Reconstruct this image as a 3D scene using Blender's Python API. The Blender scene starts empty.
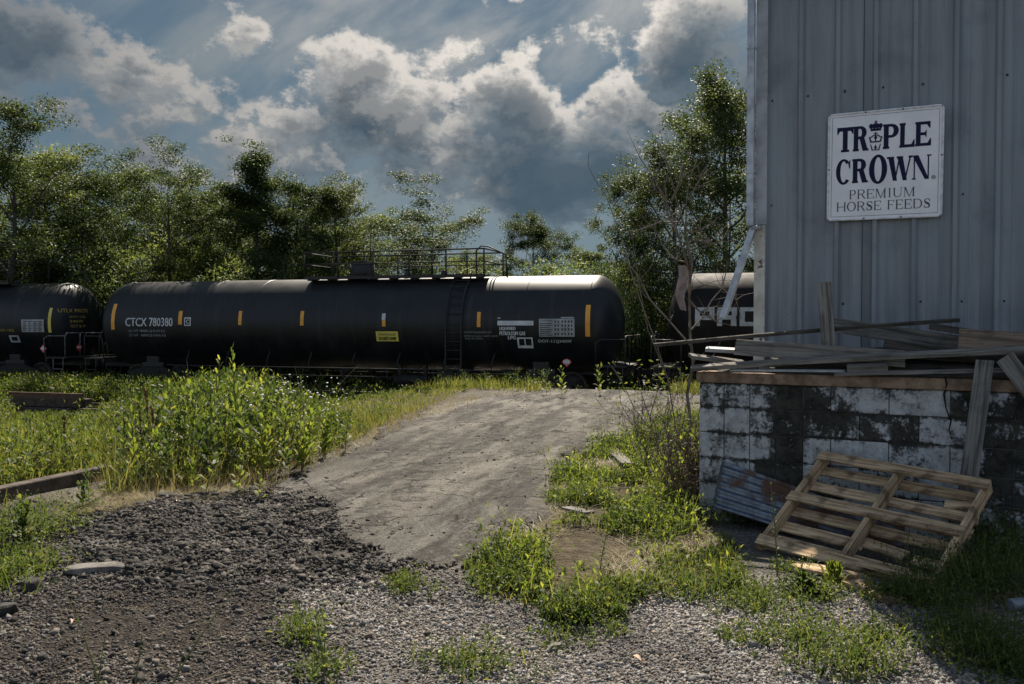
import bpy, math, random
import numpy as np
from math import radians as R, sin, cos, tan, pi, sqrt, atan2
from mathutils import Vector, Matrix

# ------------------------------------------------------------------ camera, sky, sun, exposure
scene = bpy.context.scene
COL = scene.collection
FPX, CX, CY, CAMZ = 900.0, 512.0, 342.0, 1.6
PITCH = math.atan(22 / 900)
cam_d = bpy.data.cameras.new('camera'); cam = bpy.data.objects.new('camera', cam_d); COL.objects.link(cam)
cam_d.sensor_width = 36; cam_d.lens = 36 * FPX / 1024; cam_d.clip_start = 0.05; cam_d.clip_end = 3000
cam.location = (0, 0, CAMZ); cam.rotation_euler = (pi / 2 - PITCH, 0, 0)
scene.camera = cam
SUN_AZ, SUN_EL = 2.0, 47.0          # degrees right of straight ahead (+Y), above the horizon
sun_d = bpy.data.lights.new('sun', 'SUN'); sun = bpy.data.objects.new('sun', sun_d); COL.objects.link(sun)
sun_d.energy = 5.0; sun_d.angle = R(0.6); sun_d.color = (1.0, 0.90, 0.76)
sv = Vector((sin(R(SUN_AZ)) * cos(R(SUN_EL)), cos(R(SUN_AZ)) * cos(R(SUN_EL)), sin(R(SUN_EL))))
sun.rotation_euler = sv.to_track_quat('Z', 'Y').to_euler()
scene.view_settings.view_transform = 'Standard'; scene.view_settings.look = 'None'
scene.view_settings.gamma = 1; scene.view_settings.use_curve_mapping = False
scene.view_settings.exposure = 0.85

world = bpy.data.worlds.new('World'); scene.world = world; world.use_nodes = True

class NT:
    """tiny helper for wiring shader nodes"""
    def __init__(s, tree): s.t = tree; s.N = tree.nodes; s.L = tree.links
    def new(s, typ, **kw):
        n = s.N.new(typ)
        for k, v in kw.items(): setattr(n, k, v)
        return n
    def put(s, sock, v):
        if hasattr(v, 'is_output'): s.L.new(v, sock)
        elif v is not None:
            if isinstance(v, (tuple, list)) and len(v) == 3 and sock.type == 'RGBA': v = (*v, 1)
            sock.default_value = v
    def m(s, op, a, b=None, c=None, clamp=False):
        n = s.new('ShaderNodeMath', operation=op); n.use_clamp = clamp
        s.put(n.inputs[0], a)
        if b is not None: s.put(n.inputs[1], b)
        if c is not None: s.put(n.inputs[2], c)
        return n.outputs[0]
    def vm(s, op, a, b=None, sc=None):
        n = s.new('ShaderNodeVectorMath', operation=op); s.put(n.inputs[0], a)
        if b is not None: s.put(n.inputs[1], b)
        if sc is not None: s.put(n.inputs['Scale'], sc)
        return n.outputs['Value'] if op in ('LENGTH', 'DOT_PRODUCT', 'DISTANCE') else n.outputs[0]
    def mix(s, f, a, b, blend='MIX'):
        n = s.new('ShaderNodeMix', data_type='RGBA', blend_type=blend)
        s.put(n.inputs[0], f); s.put(n.inputs[6], a); s.put(n.inputs[7], b); return n.outputs[2]
    def ramp(s, x, a, b, lo=0.0, hi=1.0, smooth=True):
        n = s.new('ShaderNodeMapRange', interpolation_type='SMOOTHSTEP' if smooth else 'LINEAR')
        s.put(n.inputs[0], x)
        for i, v in zip((1, 2, 3, 4), (a, b, lo, hi)): n.inputs[i].default_value = v
        return n.outputs[0]
    def noise(s, vec, scale, detail=4, rough=0.5, dist=0, dims='3D'):
        n = s.new('ShaderNodeTexNoise', noise_dimensions=dims)
        s.put(n.inputs['Vector'], vec); n.inputs['Scale'].default_value = scale
        n.inputs['Detail'].default_value = detail; n.inputs['Roughness'].default_value = rough
        n.inputs['Distortion'].default_value = dist
        return n.outputs[0]
    def comb(s, x, y, z=0.0):
        n = s.new('ShaderNodeCombineXYZ'); s.put(n.inputs[0], x); s.put(n.inputs[1], y); s.put(n.inputs[2], z); return n.outputs[0]
    def sep(s, v):
        n = s.new('ShaderNodeSeparateXYZ'); s.put(n.inputs[0], v); return n.outputs

def pix_dir(px, py):
    """bearing (azimuth, elevation) of a point of the sky"""
    x = (px - CX) / FPX; z = (CY - py) / FPX
    y = cos(PITCH) + z * sin(PITCH); zz = z * cos(PITCH) - sin(PITCH)
    return atan2(x, y), atan2(zz, math.hypot(x, y))

# cumulus heads: centre (as bearing), half sizes in radians, strength
CUMULI = []
for px, py, rx, ry, a in [
    (345, 70, 70, 45, .9), (560, 190, 110, 60, 1.1), (380, 110, 110, 60, 1.0), (330, 125, 80, 40, .75), (465, 110, 60, 40, .9), (520, 105, 48, 48, 1.1), (500, 165, 110, 70, 1.1), (300, 150, 130, 45, .75), (440, 60, 90, 30, .45), (200, 110, 160, 60, .55), (90, 130, 110, 40, .45), (620, 90, 70, 60, .5), (540, 40, 90, 30, .35),
    (560, 130, 70, 50, .9), (600, 170, 110, 60, .9), (690, 50, 60, 75, 1.1), (720, 110, 90, 70, 1.0), (640, 120, 60, 40, .9),
    (30, 40, 75, 55, 1.1), (-60, 60, 120, 70, 1.0), (235, 22, 60, 30, .75), (120, 65, 70, 20, .6), (170, 175, 130, 30, .6), (270, 130, 60, 25, .6),
    (530, 205, 50, 25, .7), (400, 180, 150, 35, .7), (150, 150, 130, 22, .35), (850, 60, 160, 90, .9), (1000, 180, 200, 80, .8)]:
    u, v = pix_dir(px, py); CUMULI.append((u, v, rx / FPX, ry / FPX, a))
for u, v, ru, rv, a in [(1.1, .35, .3, .12, 1), (1.7, .25, .35, .1, .9), (-1.1, .3, .3, .1, .9), (-1.8, .4, .3, .14, 1), (2.6, .3, .4, .14, 1), (-2.6, .25, .35, .1, 1)]:
    CUMULI.append((u, v, ru, rv, a))

def density_group():
    g = bpy.data.node_groups.new('cloud_density', 'ShaderNodeTree')
    g.interface.new_socket('P', in_out='INPUT', socket_type='NodeSocketVector')
    g.interface.new_socket('D', in_out='OUTPUT', socket_type='NodeSocketFloat')
    t = NT(g); gi = t.new('NodeGroupInput'); go = t.new('NodeGroupOutput')
    P = gi.outputs[0]
    warp = t.new('ShaderNodeTexNoise'); t.put(warp.inputs['Vector'], P); warp.inputs['Scale'].default_value = 9; warp.inputs['Detail'].default_value = 3
    w = t.vm('SCALE', t.vm('SUBTRACT', warp.outputs['Color'], (.5, .5, .5)), sc=0.07)
    Q = t.vm('MULTIPLY', t.vm('ADD', P, w), (1, 1, 0))
    tot = None
    for u, v, ru, rv, a in CUMULI:
        d = t.vm('LENGTH', t.vm('MULTIPLY', t.vm('SUBTRACT', Q, (u, v, 0)), (1 / ru, 1 / rv, 0)))
        b = t.ramp(d, 1.25, 0.0, 0.0, a)
        tot = b if tot is None else t.m('MAXIMUM', t.m('ADD', tot, t.m('MULTIPLY', b, 0.25)), b)
    n1 = t.noise(t.vm('MULTIPLY', P, (1, 1.25, 1)), 11, 9, 0.64)
    v1 = t.new('ShaderNodeTexVoronoi', feature='SMOOTH_F1'); t.put(v1.inputs['Vector'], t.vm('ADD', P, w)); v1.inputs['Scale'].default_value = 26
    v1.inputs['Smoothness'].default_value = .6
    puff = t.m('SUBTRACT', 0.5, v1.outputs['Distance'])
    d = t.m('ADD', t.m('MULTIPLY', tot, 0.95), t.m('MULTIPLY', t.m('SUBTRACT', n1, 0.5), 2.9))
    d = t.m('ADD', d, t.m('MULTIPLY', puff, 0.42))
    t.L.new(d, go.inputs[0]); return g

def build_world():
    t = NT(world.node_tree); t.N.clear()
    out = t.new('ShaderNodeOutputWorld'); bg = t.new('ShaderNodeBackground'); t.L.new(bg.outputs[0], out.inputs[0])
    sky = t.new('ShaderNodeTexSky', sky_type='NISHITA'); sky.sun_disc = False
    sky.sun_elevation = R(SUN_EL); sky.sun_rotation = R(SUN_AZ); sky.air_density = 1.0; sky.dust_density = 1.5; sky.ozone_density = 1.5
    bg.inputs['Strength'].default_value = 0.09
    tc = t.new('ShaderNodeTexCoord'); x, y, z = t.sep(t.vm('NORMALIZE', tc.outputs['Generated']))
    U = t.m('ARCTAN2', x, y); V = t.m('ARCSINE', z)
    P = t.comb(U, V)
    g = density_group()
    def D(vec):
        n = t.new('ShaderNodeGroup'); n.node_tree = g; t.put(n.inputs[0], vec); return n.outputs[0]
    d0 = D(P); d1 = D(t.vm('ADD', P, (0.005, 0.015, 0))); d2 = D(t.vm('ADD', P, (0.012, 0.060, 0)))
    # thin high veil, drawn out in streaks
    rot = t.comb(t.m('ADD', t.m('MULTIPLY', U, .86), t.m('MULTIPLY', V, .5)), t.m('MULTIPLY', t.m('SUBTRACT', t.m('MULTIPLY', V, .86), t.m('MULTIPLY', U, .5)), 2.2))
    veil = t.ramp(t.noise(rot, 4.6, 8, .58, .35), .36, .70)
    big = t.ramp(t.noise(P, 2.4, 3, .5), .35, .65)
    S = 1 / 0.09
    def c(r, g_, b): return (r * S, g_ * S, b * S)
    deep = t.mix(0.12, c(.036, .062, .082), t.mix(1.0, sky.outputs[0], (0.6, 0.7, 0.75), 'MULTIPLY'))
    glow = t.ramp(t.vm('LENGTH', t.vm('MULTIPLY', t.vm('SUBTRACT', P, (0.02, .42, 0)), (1.0, 1.5, 0))), .75, .0)   # air round the hidden sun is brighter
    base = t.mix(t.m('MULTIPLY', t.m('ADD', t.m('MULTIPLY', veil, .55), t.m('MULTIPLY', t.m('MULTIPLY', veil, glow), .50)), 1.0), deep, t.mix(glow, c(.085, .108, .122), c(.27, .27, .262)))
    low = t.ramp(V, .22, .0)
    base = t.mix(t.m('MULTIPLY', low, .5), base, c(.12, .165, .20))
    mask = t.ramp(d0, .22, .55)
    lit = t.m('ADD', t.m('MULTIPLY', t.ramp(t.m('SUBTRACT', d0, d1), -.10, .22), .62), t.m('MULTIPLY', t.ramp(t.m('SUBTRACT', d0, d2), -.25, .75), .55))
    thick = t.ramp(d0, .42, 1.15)
    edge = t.m('SUBTRACT', 1.0, t.ramp(d0, .40, 1.05))
    shade = t.mix(thick, c(.085, .108, .128), c(.024, .042, .060))
    bright = t.mix(glow, c(.10, .105, .112), c(.55, .51, .46))
    amt = t.m('MULTIPLY', lit, t.m('ADD', .30, t.m('MULTIPLY', edge, .85)), clamp=True)
    slate = None            # the thick slate coloured cores of the cloud bank
    for px, py, rx, ry, a_ in [(585, 195, 90, 75, .9), (505, 140, 45, 50, .6), (725, 75, 60, 80, .85), (20, 35, 70, 45, .5), (640, 235, 90, 45, .8)]:
        u, v = pix_dir(px, py); dd = t.vm('LENGTH', t.vm('MULTIPLY', t.vm('SUBTRACT', P, (u, v, 0)), (FPX / rx, FPX / ry, 0)))
        dd = t.m('ADD', dd, t.m('MULTIPLY', t.m('SUBTRACT', d0, .6), -.35)); b_ = t.ramp(dd, 1.15, .45, 0.0, a_); slate = b_ if slate is None else t.m('MAXIMUM', slate, b_)
    amt = t.m('MULTIPLY', amt, t.m('SUBTRACT', 1.0, slate)); shade = t.mix(t.m('MULTIPLY', slate, .6), shade, c(.036, .060, .082))
    cl = t.mix(amt, shade, bright)
    colr = t.mix(t.m('MULTIPLY', mask, .93), base, cl)
    # away from the sun (behind the viewer) the clouds are lit from the front and pale
    back = t.ramp(y, .25, -.35)
    colr = t.mix(back, colr, t.mix(t.m('MULTIPLY', mask, .8), t.mix(.5, sky.outputs[0], c(.17, .20, .24)), c(.34, .33, .33)))
    below = t.ramp(z, 0.0, -0.03)
    colr = t.mix(below, colr, c(.06, .06, .05))
    t.L.new(colr, bg.inputs['Color'])
    world.cycles.sampling_method = 'MANUAL'; world.cycles.sample_map_resolution = 512
build_world()

# ------------------------------------------------------------------ helpers
rng = np.random.default_rng(7)
def at(px, py, D):
    """the world point at depth D (metres ahead) seen at that spot of the photograph"""
    x = (px - CX) / FPX; z = (CY - py) / FPX
    y = cos(PITCH) + z * sin(PITCH); zz = z * cos(PITCH) - sin(PITCH)
    k = D / y
    return Vector((x * k, D, CAMZ + zz * k))
def props(o, label=None, cat=None, group=None, kind=None):
    if label: o['label'] = label
    if cat: o['category'] = cat
    if group: o['group'] = group
    if kind: o['kind'] = kind
    return o
def empty(name, loc=(0, 0, 0), rz=0, label=None, cat=None, group=None, kind=None, parent=None):
    o = bpy.data.objects.new(name, None); COL.objects.link(o); o.location = loc; o.rotation_euler = (0, 0, rz)
    o.empty_display_size = .1
    if parent: o.parent = parent
    return props(o, label, cat, group, kind)
def link(name, me, mats, parent=None, loc=None, label=None, cat=None, group=None, kind=None):
    o = bpy.data.objects.new(name, me); COL.objects.link(o)
    if mats is not None:
        for m_ in (mats if isinstance(mats, (list, tuple)) else [mats]): me.materials.append(m_)
    if parent: o.parent = parent
    if loc is not None: o.location = loc
    return props(o, label, cat, group, kind)
def copy_tree(o, parent=None):
    c_ = o.copy(); COL.objects.link(c_); c_.parent = parent
    for ch in list(o.children): copy_tree(ch, c_)
    return c_
def np_mesh(name, V, F, smooth=False):
    """V (n,3), F (m,k) all faces with the same corner count"""
    me = bpy.data.meshes.new(name); V = np.asarray(V, np.float32); F = np.asarray(F, np.int32)
    m_, k = F.shape
    me.vertices.add(len(V)); me.vertices.foreach_set('co', V.ravel())
    me.loops.add(m_ * k); me.loops.foreach_set('vertex_index', F.ravel())
    me.polygons.add(m_); me.polygons.foreach_set('loop_start', np.arange(0, m_ * k, k, dtype=np.int32))
    try: me.polygons.foreach_set('loop_total', np.full(m_, k, np.int32))
    except Exception: pass
    if smooth: me.polygons.foreach_set('use_smooth', np.ones(m_, bool))
    me.update(calc_edges=True); me.validate(); return me

class MB:
    """collects shapes, then makes one mesh of them"""
    def __init__(s): s.v = []; s.f = []; s.sm = []
    def add(s, vs, fs, smooth=False):
        b = len(s.v); s.v += [tuple(p) for p in vs]; s.f += [tuple(i + b for i in f) for f in fs]; s.sm += [smooth] * len(fs)
    def obox(s, o, ax, ay, az):
        """box from its centre and three half-axis vectors"""
        o, ax, ay, az = map(Vector, (o, ax, ay, az)); vs = []
        for i in (-1, 1):
            for j in (-1, 1):
                for k in (-1, 1): vs.append(o + ax * i + ay * j + az * k)
        s.add(vs, [(0, 1, 3, 2), (4, 6, 7, 5), (0, 4, 5, 1), (2, 3, 7, 6), (0, 2, 6, 4), (1, 5, 7, 3)])
    def box(s, x0, x1, y0, y1, z0, z1):
        s.obox(((x0 + x1) / 2, (y0 + y1) / 2, (z0 + z1) / 2), ((x1 - x0) / 2, 0, 0), (0, (y1 - y0) / 2, 0), (0, 0, (z1 - z0) / 2))
    def tube(s, pts, r, n=8, cap=True):
        pts = [Vector(p) for p in pts]; rr = r if isinstance(r, (list, tuple)) else [r] * len(pts)
        vs = []; up = None
        for i, p in enumerate(pts):
            d = (pts[min(i + 1, len(pts) - 1)] - pts[max(i - 1, 0)]).normalized()
            if up is None:
                up = Vector((0, 0, 1)) if abs(d.z) < .9 else Vector((1, 0, 0))
            a = d.cross(up)
            if a.length < 1e-5: a = d.orthogonal()
            a.normalize(); b = a.cross(d).normalized(); up = b
            for k in range(n):
                t_ = 2 * pi * k / n; vs.append(p + (a * cos(t_) + b * sin(t_)) * rr[i])
        fs = []
        for i in range(len(pts) - 1):
            for k in range(n):
                k2 = (k + 1) % n; fs.append((i * n + k, i * n + k2, (i + 1) * n + k2, (i + 1) * n + k))
        s.add(vs, fs, n > 5)
        if cap:
            b0 = len(s.v) - len(vs)
            s.f.append(tuple(b0 + k for k in range(n - 1, -1, -1))); s.sm.append(False)
            e = b0 + (len(pts) - 1) * n; s.f.append(tuple(e + k for k in range(n))); s.sm.append(False)
    def revolve_x(s, prof, n=64, cy=0, cz=0, smooth=True):
        """profile of (x, r) turned round the x axis through (cy, cz)"""
        vs = []
        for x, r in prof:
            for k in range(n): t_ = 2 * pi * k / n; vs.append((x, cy + r * cos(t_), cz + r * sin(t_)))
        fs = []
        for i in range(len(prof) - 1):
            for k in range(n): k2 = (k + 1) % n; fs.append((i * n + k, i * n + k2, (i + 1) * n + k2, (i + 1) * n + k))
        s.add(vs, fs, smooth)
    def build(s, name, mats, parent=None, bevel=0, **kw):
        me = bpy.data.meshes.new(name); me.from_pydata(s.v, [], s.f)
        me.polygons.foreach_set('use_smooth', s.sm); me.update()
        o = link(name, me, mats, parent, **kw)
        if bevel:
            b = o.modifiers.new('bevel', 'BEVEL'); b.width = bevel; b.segments = 2; b.limit_method = 'ANGLE'; b.angle_limit = R(40)
        return o

def material(name, build):
    m_ = bpy.data.materials.new(name); m_.use_nodes = True; t = NT(m_.node_tree); t.N.clear()
    out = t.new('ShaderNodeOutputMaterial'); p = t.new('ShaderNodeBsdfPrincipled'); t.L.new(p.outputs[0], out.inputs[0])
    t.p = p; t.out = out
    build(t); return m_
def bump(t, h, strength=.5, dist=.01):
    b = t.new('ShaderNodeBump'); b.inputs['Strength'].default_value = strength; b.inputs['Distance'].default_value = dist
    t.put(b.inputs['Height'], h); t.L.new(b.outputs[0], t.p.inputs['Normal'])
def objco(t): return t.new('ShaderNodeTexCoord').outputs['Object']
def geopos(t): return t.new('ShaderNodeNewGeometry').outputs['Position']
def simple(name, a, b=None, rough=.6, metal=0, scale=6, bmp=0, spec=.5):
    def f(t):
        co = objco(t); n = t.noise(co, scale, 6, .6)
        t.put(t.p.inputs['Base Color'], t.mix(t.ramp(n, .35, .65), a, b or tuple(v * .75 for v in a)))
        t.put(t.p.inputs['Roughness'], t.ramp(n, .3, .7, rough - .06, min(1, rough + .08))); t.p.inputs['Metallic'].default_value = metal
        t.p.inputs['Specular IOR Level'].default_value = spec
        if bmp: bump(t, t.noise(co, scale * 8, 5, .6), bmp, .01)
    return material(name, f)

# ------------------------------------------------------------------ terrain
TRK = Vector((2.69, 28.1)); TD = Vector((0.9526, -0.3043)); TN = Vector((0.3043, 0.9526))   # track axis: a point, its direction, its normal away from the camera
def sstep(a, b, x):
    t_ = np.clip((x - a) / (b - a), 0, 1); return t_ * t_ * (3 - 2 * t_)
def vnoise(x, y, seed=0):
    """smooth value noise, numpy"""
    xi = np.floor(x).astype(np.int64); yi = np.floor(y).astype(np.int64); fx = x - xi; fy = y - yi
    def hsh(a, b):
        n = (a * 374761393 + b * 668265263 + seed * 1442695041) & 0x7fffffff
        n = ((n ^ (n >> 13)) * 1274126177) & 0x7fffffff
        return ((n ^ (n >> 16)) & 0xffff) / 65535.0
    fx = fx * fx * (3 - 2 * fx); fy = fy * fy * (3 - 2 * fy)
    return (hsh(xi, yi) * (1 - fx) + hsh(xi + 1, yi) * fx) * (1 - fy) + (hsh(xi, yi + 1) * (1 - fx) + hsh(xi + 1, yi + 1) * fx) * fy
def fbm(x, y, sc, oc=4, seed=0):
    s = 0; a = 1; tot = 0
    for i in range(oc): s = s + a * vnoise(x * sc, y * sc, seed + i); tot += a; a *= .5; sc *= 2.03
    return s / tot - .5
def height(x, y):
    x = np.asarray(x, float); y = np.asarray(y, float)
    q = -((x - TRK.x) * TN.x + (y - TRK.y) * TN.y)
    a = x / np.maximum(y, 3.0)
    k = sstep(-.02, -.36, a)
    start = 7.6 + (17.5 - 7.6) * k; w = 3.4 + 5 * k
    h = -1.13 * sstep(start, start - w, q)
    h = h + .5 * sstep(-7, -22, q)
    near = np.exp(-np.hypot(x, y) / 14)
    h = h + .05 * fbm(x, y, .8, 4, 3) * near + .18 * fbm(x, y, .25, 3, 5) * (q < -4)
    # a shallow broken bank at the left where the paving has crumbled
    h = h + .07 * sstep(-1.6, -2.6, x - (y - 6) * -.25) * sstep(9.5, 7.5, y) * (y > 0)
    return h
def hz(x, y): return float(height(x, y))
def ground_at(px, py):
    """where the sight line through that spot meets the ground"""
    D = 6.0
    p0 = at(px, py, 1.0); sl = CAMZ - p0.z
    lo, hi = 2.0, 60.0
    for D in np.arange(3.0, 60, .05):
        p = p0 - Vector((0, 0, CAMZ)); x = p.x * D; z = CAMZ + p.z * D
        if z <= hz(x, D): return Vector((x, D, hz(x, D)))
    return Vector((p0.x * 60, 60, 0))
def world_poly(pts): return np.array([ground_at(a, b)[:2] for a, b in pts])
def inpoly(P, x, y):
    c_ = np.zeros(np.shape(x), bool); n = len(P); j = n - 1
    for i in range(n):
        xi, yi = P[i]; xj, yj = P[j]
        with np.errstate(divide='ignore', invalid='ignore'):
            k = ((yi > y) != (yj > y)) & (x < (xj - xi) * (y - yi) / (yj - yi + 1e-12) + xi)
        c_ ^= k; j = i
    return c_
def sample_poly(P, n, falloff=0):
    """n points in polygon P (world), denser near the camera if falloff > 0"""
    out = []; lo = P.min(0); hi = P.max(0); tot = 0
    while tot < n:
        q = rng.uniform(lo, hi, (n * 3, 2))
        k = inpoly(P, q[:, 0], q[:, 1])
        if falloff: k &= rng.random(len(q)) < (lo[1].clip(3) / np.maximum(q[:, 1], 3)) ** falloff
        out.append(q[k]); tot += k.sum()
    return np.concatenate(out)[:n]

ROAD = world_poly([(262, 478), (300, 466), (345, 455), (372, 441), (385, 425), (430, 407), (480, 397), (545, 391.5), (600, 389.5), (668, 390), (672, 396),
                   (650, 412), (640, 425), (600, 440), (565, 460), (545, 480), (548, 505), (540, 522), (505, 545), (455, 566), (400, 575), (335, 572), (280, 550), (290, 525), (240, 505)])
GREEN_R = world_poly([(700, 415), (655, 425), (600, 450), (560, 468), (548, 500), (545, 528), (505, 552), (455, 572), (480, 600), (560, 625), (610, 622), (640, 600), (700, 600), (745, 585), (725, 535), (710, 500)])
FIELD = world_poly([(-60, 500), (60, 482), (132, 466), (250, 468), (330, 450), (372, 430), (440, 402), (540, 389), (640, 386), (600, 383), (420, 386), (330, 389), (-60, 389)])
MOUND = world_poly([(108, 500), (175, 492), (262, 476), (330, 452), (372, 434), (350, 420), (250, 415), (120, 425), (100, 460)])
RUBBLE = world_poly([(150, 505), (270, 487), (330, 500), (335, 545), (420, 572), (410, 590), (280, 585), (120, 590), (60, 560), (100, 520)])
LOOSE = world_poly([(-120, 520), (60, 500), (300, 490), (300, 600), (330, 690), (330, 760), (-200, 760)])
GRAVEL = world_poly([(300, 590), (450, 575), (560, 620), (660, 600), (900, 590), (1080, 640), (1150, 780), (300, 780)])

def blur_mask(P, x, y, soft, n=10):
    s = 0
    r = np.random.default_rng(5)
    for i in range(n):
        dx, dy = r.normal(0, soft, 2); s = s + inpoly(P, x + dx, y + dy)
    return s / n

def m_ground(t):
    co = geopos(t)
    at_ = t.new('ShaderNodeAttribute', attribute_name='zone'); r, g, b = t.sep(at_.outputs['Color'])
    n1 = t.noise(co, 1.1, 7, .62); n2 = t.noise(co, 9, 8, .7); n3 = t.noise(co, 60, 6, .7)
    vo = t.new('ShaderNodeTexVoronoi'); t.put(vo.inputs['Vector'], co); vo.inputs['Scale'].default_value = 75
    vc = t.sep(vo.outputs['Color'])[0]
    grav = t.mix(vc, (.06, .056, .052), (.36, .34, .32))
    grav = t.mix(t.ramp(n1, .4, .62), grav, t.mix(n3, (.12, .105, .085), (.24, .21, .17)))
    dark = t.mix(t.ramp(n2, .35, .65), (.016, .014, .012), (.075, .063, .052)); dark = t.mix(t.ramp(vc, .75, .95), dark, (.14, .12, .10))
    soil = t.mix(t.ramp(n2, .35, .7), (.07, .055, .035), (.20, .16, .10))
    red = t.m('ADD', r, t.m('MULTIPLY', t.m('SUBTRACT', n2, .5), .9))
    gr = t.m('ADD', g, t.m('MULTIPLY', t.m('SUBTRACT', n2, .5), .8))
    c = t.mix(t.ramp(red, .35, .65), grav, dark)
    c = t.mix(t.ramp(gr, .3, .7), c, soil)
    c = t.mix(t.ramp(b, .3, .7), c, t.mix(vc, (.04, .038, .036), (.17, .16, .15)))
    t.put(t.p.inputs['Base Color'], c); t.p.inputs['Roughness'].default_value = .95; t.p.inputs['Specular IOR Level'].default_value = .2
    bump(t, t.m('ADD', t.m('MULTIPLY', n2, 1.0), t.m('MULTIPLY', vo.outputs['Distance'], -.35)), 1.0, .09)
M_GROUND = material('ground', m_ground)

def build_ground():
    N = 420
    u = np.linspace(-1, 1, N)
    gx = 9 * u + 700 * np.sign(u) * np.abs(u) ** 7
    w = np.linspace(-.55, 1, N + 60)
    gy = 7 + 18 * w + 800 * np.sign(w) * np.abs(w) ** 7
    X, Y = np.meshgrid(gx, gy)
    Z = height(X, Y) + .035 * fbm(X, Y, 3.0, 4, 11) * np.exp(-np.hypot(X, Y) / 12)
    rb = blur_mask(RUBBLE, X, Y, .12); Z = Z + rb * (.03 + .10 * fbm(X, Y, 5, 4, 21))
    rd = blur_mask(ROAD, X, Y, .05, 6); Z = Z - .02 * (rd > .01)
    V = np.stack([X, Y, Z], -1).reshape(-1, 3)
    ny, nx = X.shape; i = np.arange(ny - 1)[:, None] * nx + np.arange(nx - 1)[None, :]
    F = np.stack([i, i + 1, i + nx + 1, i + nx], -1).reshape(-1, 4)
    me = np_mesh('ground', V, F, True)
    q = -((X - TRK.x) * TN.x + (Y - TRK.y) * TN.y)
    lo = blur_mask(LOOSE, X, Y, .2)
    g = np.maximum.reduce([blur_mask(GREEN_R, X, Y, .12) * .75, blur_mask(FIELD, X, Y, .3), blur_mask(MOUND, X, Y, .2), (q < -2.6) * 1.0, (X < -9) * 1.0])
    colr = np.stack([np.maximum(rb, lo * .72), g, ((q < 2.2) & (q > -2.4)) * 1.0, np.ones_like(X)], -1).reshape(-1, 4).astype(np.float32)
    a = me.color_attributes.new('zone', 'FLOAT_COLOR', 'POINT'); a.data.foreach_set('color', colr.ravel())
    link('ground', me, M_GROUND, kind='structure')
build_ground()

def m_road(t):
    co = geopos(t); x, y, z = t.sep(co)
    # direction of travel curves away to the right
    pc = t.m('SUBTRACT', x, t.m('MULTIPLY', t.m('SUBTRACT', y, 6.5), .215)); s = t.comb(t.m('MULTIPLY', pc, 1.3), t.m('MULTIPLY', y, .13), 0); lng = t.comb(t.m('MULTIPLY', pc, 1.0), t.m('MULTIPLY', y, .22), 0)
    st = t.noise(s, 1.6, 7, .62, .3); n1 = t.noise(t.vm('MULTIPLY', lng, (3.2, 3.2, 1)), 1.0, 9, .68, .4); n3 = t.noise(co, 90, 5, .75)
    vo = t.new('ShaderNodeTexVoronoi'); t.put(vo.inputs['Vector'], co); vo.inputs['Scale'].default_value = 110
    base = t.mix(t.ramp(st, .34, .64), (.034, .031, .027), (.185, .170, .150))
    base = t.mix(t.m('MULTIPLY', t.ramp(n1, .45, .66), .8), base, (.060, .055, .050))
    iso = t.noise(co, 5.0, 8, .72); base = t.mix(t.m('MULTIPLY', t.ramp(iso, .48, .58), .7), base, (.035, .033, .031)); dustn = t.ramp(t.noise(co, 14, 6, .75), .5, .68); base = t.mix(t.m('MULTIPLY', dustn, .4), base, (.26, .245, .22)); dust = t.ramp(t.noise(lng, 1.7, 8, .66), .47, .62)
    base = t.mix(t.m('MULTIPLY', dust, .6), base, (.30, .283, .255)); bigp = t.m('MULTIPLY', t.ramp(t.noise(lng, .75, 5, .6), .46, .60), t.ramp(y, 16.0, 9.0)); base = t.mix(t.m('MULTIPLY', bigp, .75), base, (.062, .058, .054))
    agg = t.sep(vo.outputs['Color'])[0]
    base = t.mix(.5, base, t.mix(t.ramp(agg, .1, .9), (.02, .02, .02), (.85, .83, .8)), 'OVERLAY')
    # cracks
    w = t.new('ShaderNodeTexNoise'); t.put(w.inputs['Vector'], co); w.inputs['Scale'].default_value = 2.2; w.inputs['Detail'].default_value = 6
    cv = t.new('ShaderNodeTexVoronoi', feature='DISTANCE_TO_EDGE'); t.put(cv.inputs['Vector'], t.vm('ADD', co, t.vm('SCALE', w.outputs['Color'], sc=1.1))); cv.inputs['Scale'].default_value = .8
    crack = t.ramp(cv.outputs['Distance'], .013, .003)
    crack = t.m('MULTIPLY', crack, t.ramp(n1, .42, .5))
    base = t.mix(crack, base, (.02, .018, .016))
    t.put(t.p.inputs['Base Color'], base); t.p.inputs['Roughness'].default_value = .92; t.p.inputs['Specular IOR Level'].default_value = .25
    bump(t, t.m('SUBTRACT', t.m('ADD', t.m('MULTIPLY', n1, .8), t.m('MULTIPLY', n3, .35)), t.m('MULTIPLY', crack, .6)), 1.0, .06)
M_ROAD = material('asphalt', m_road)
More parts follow.
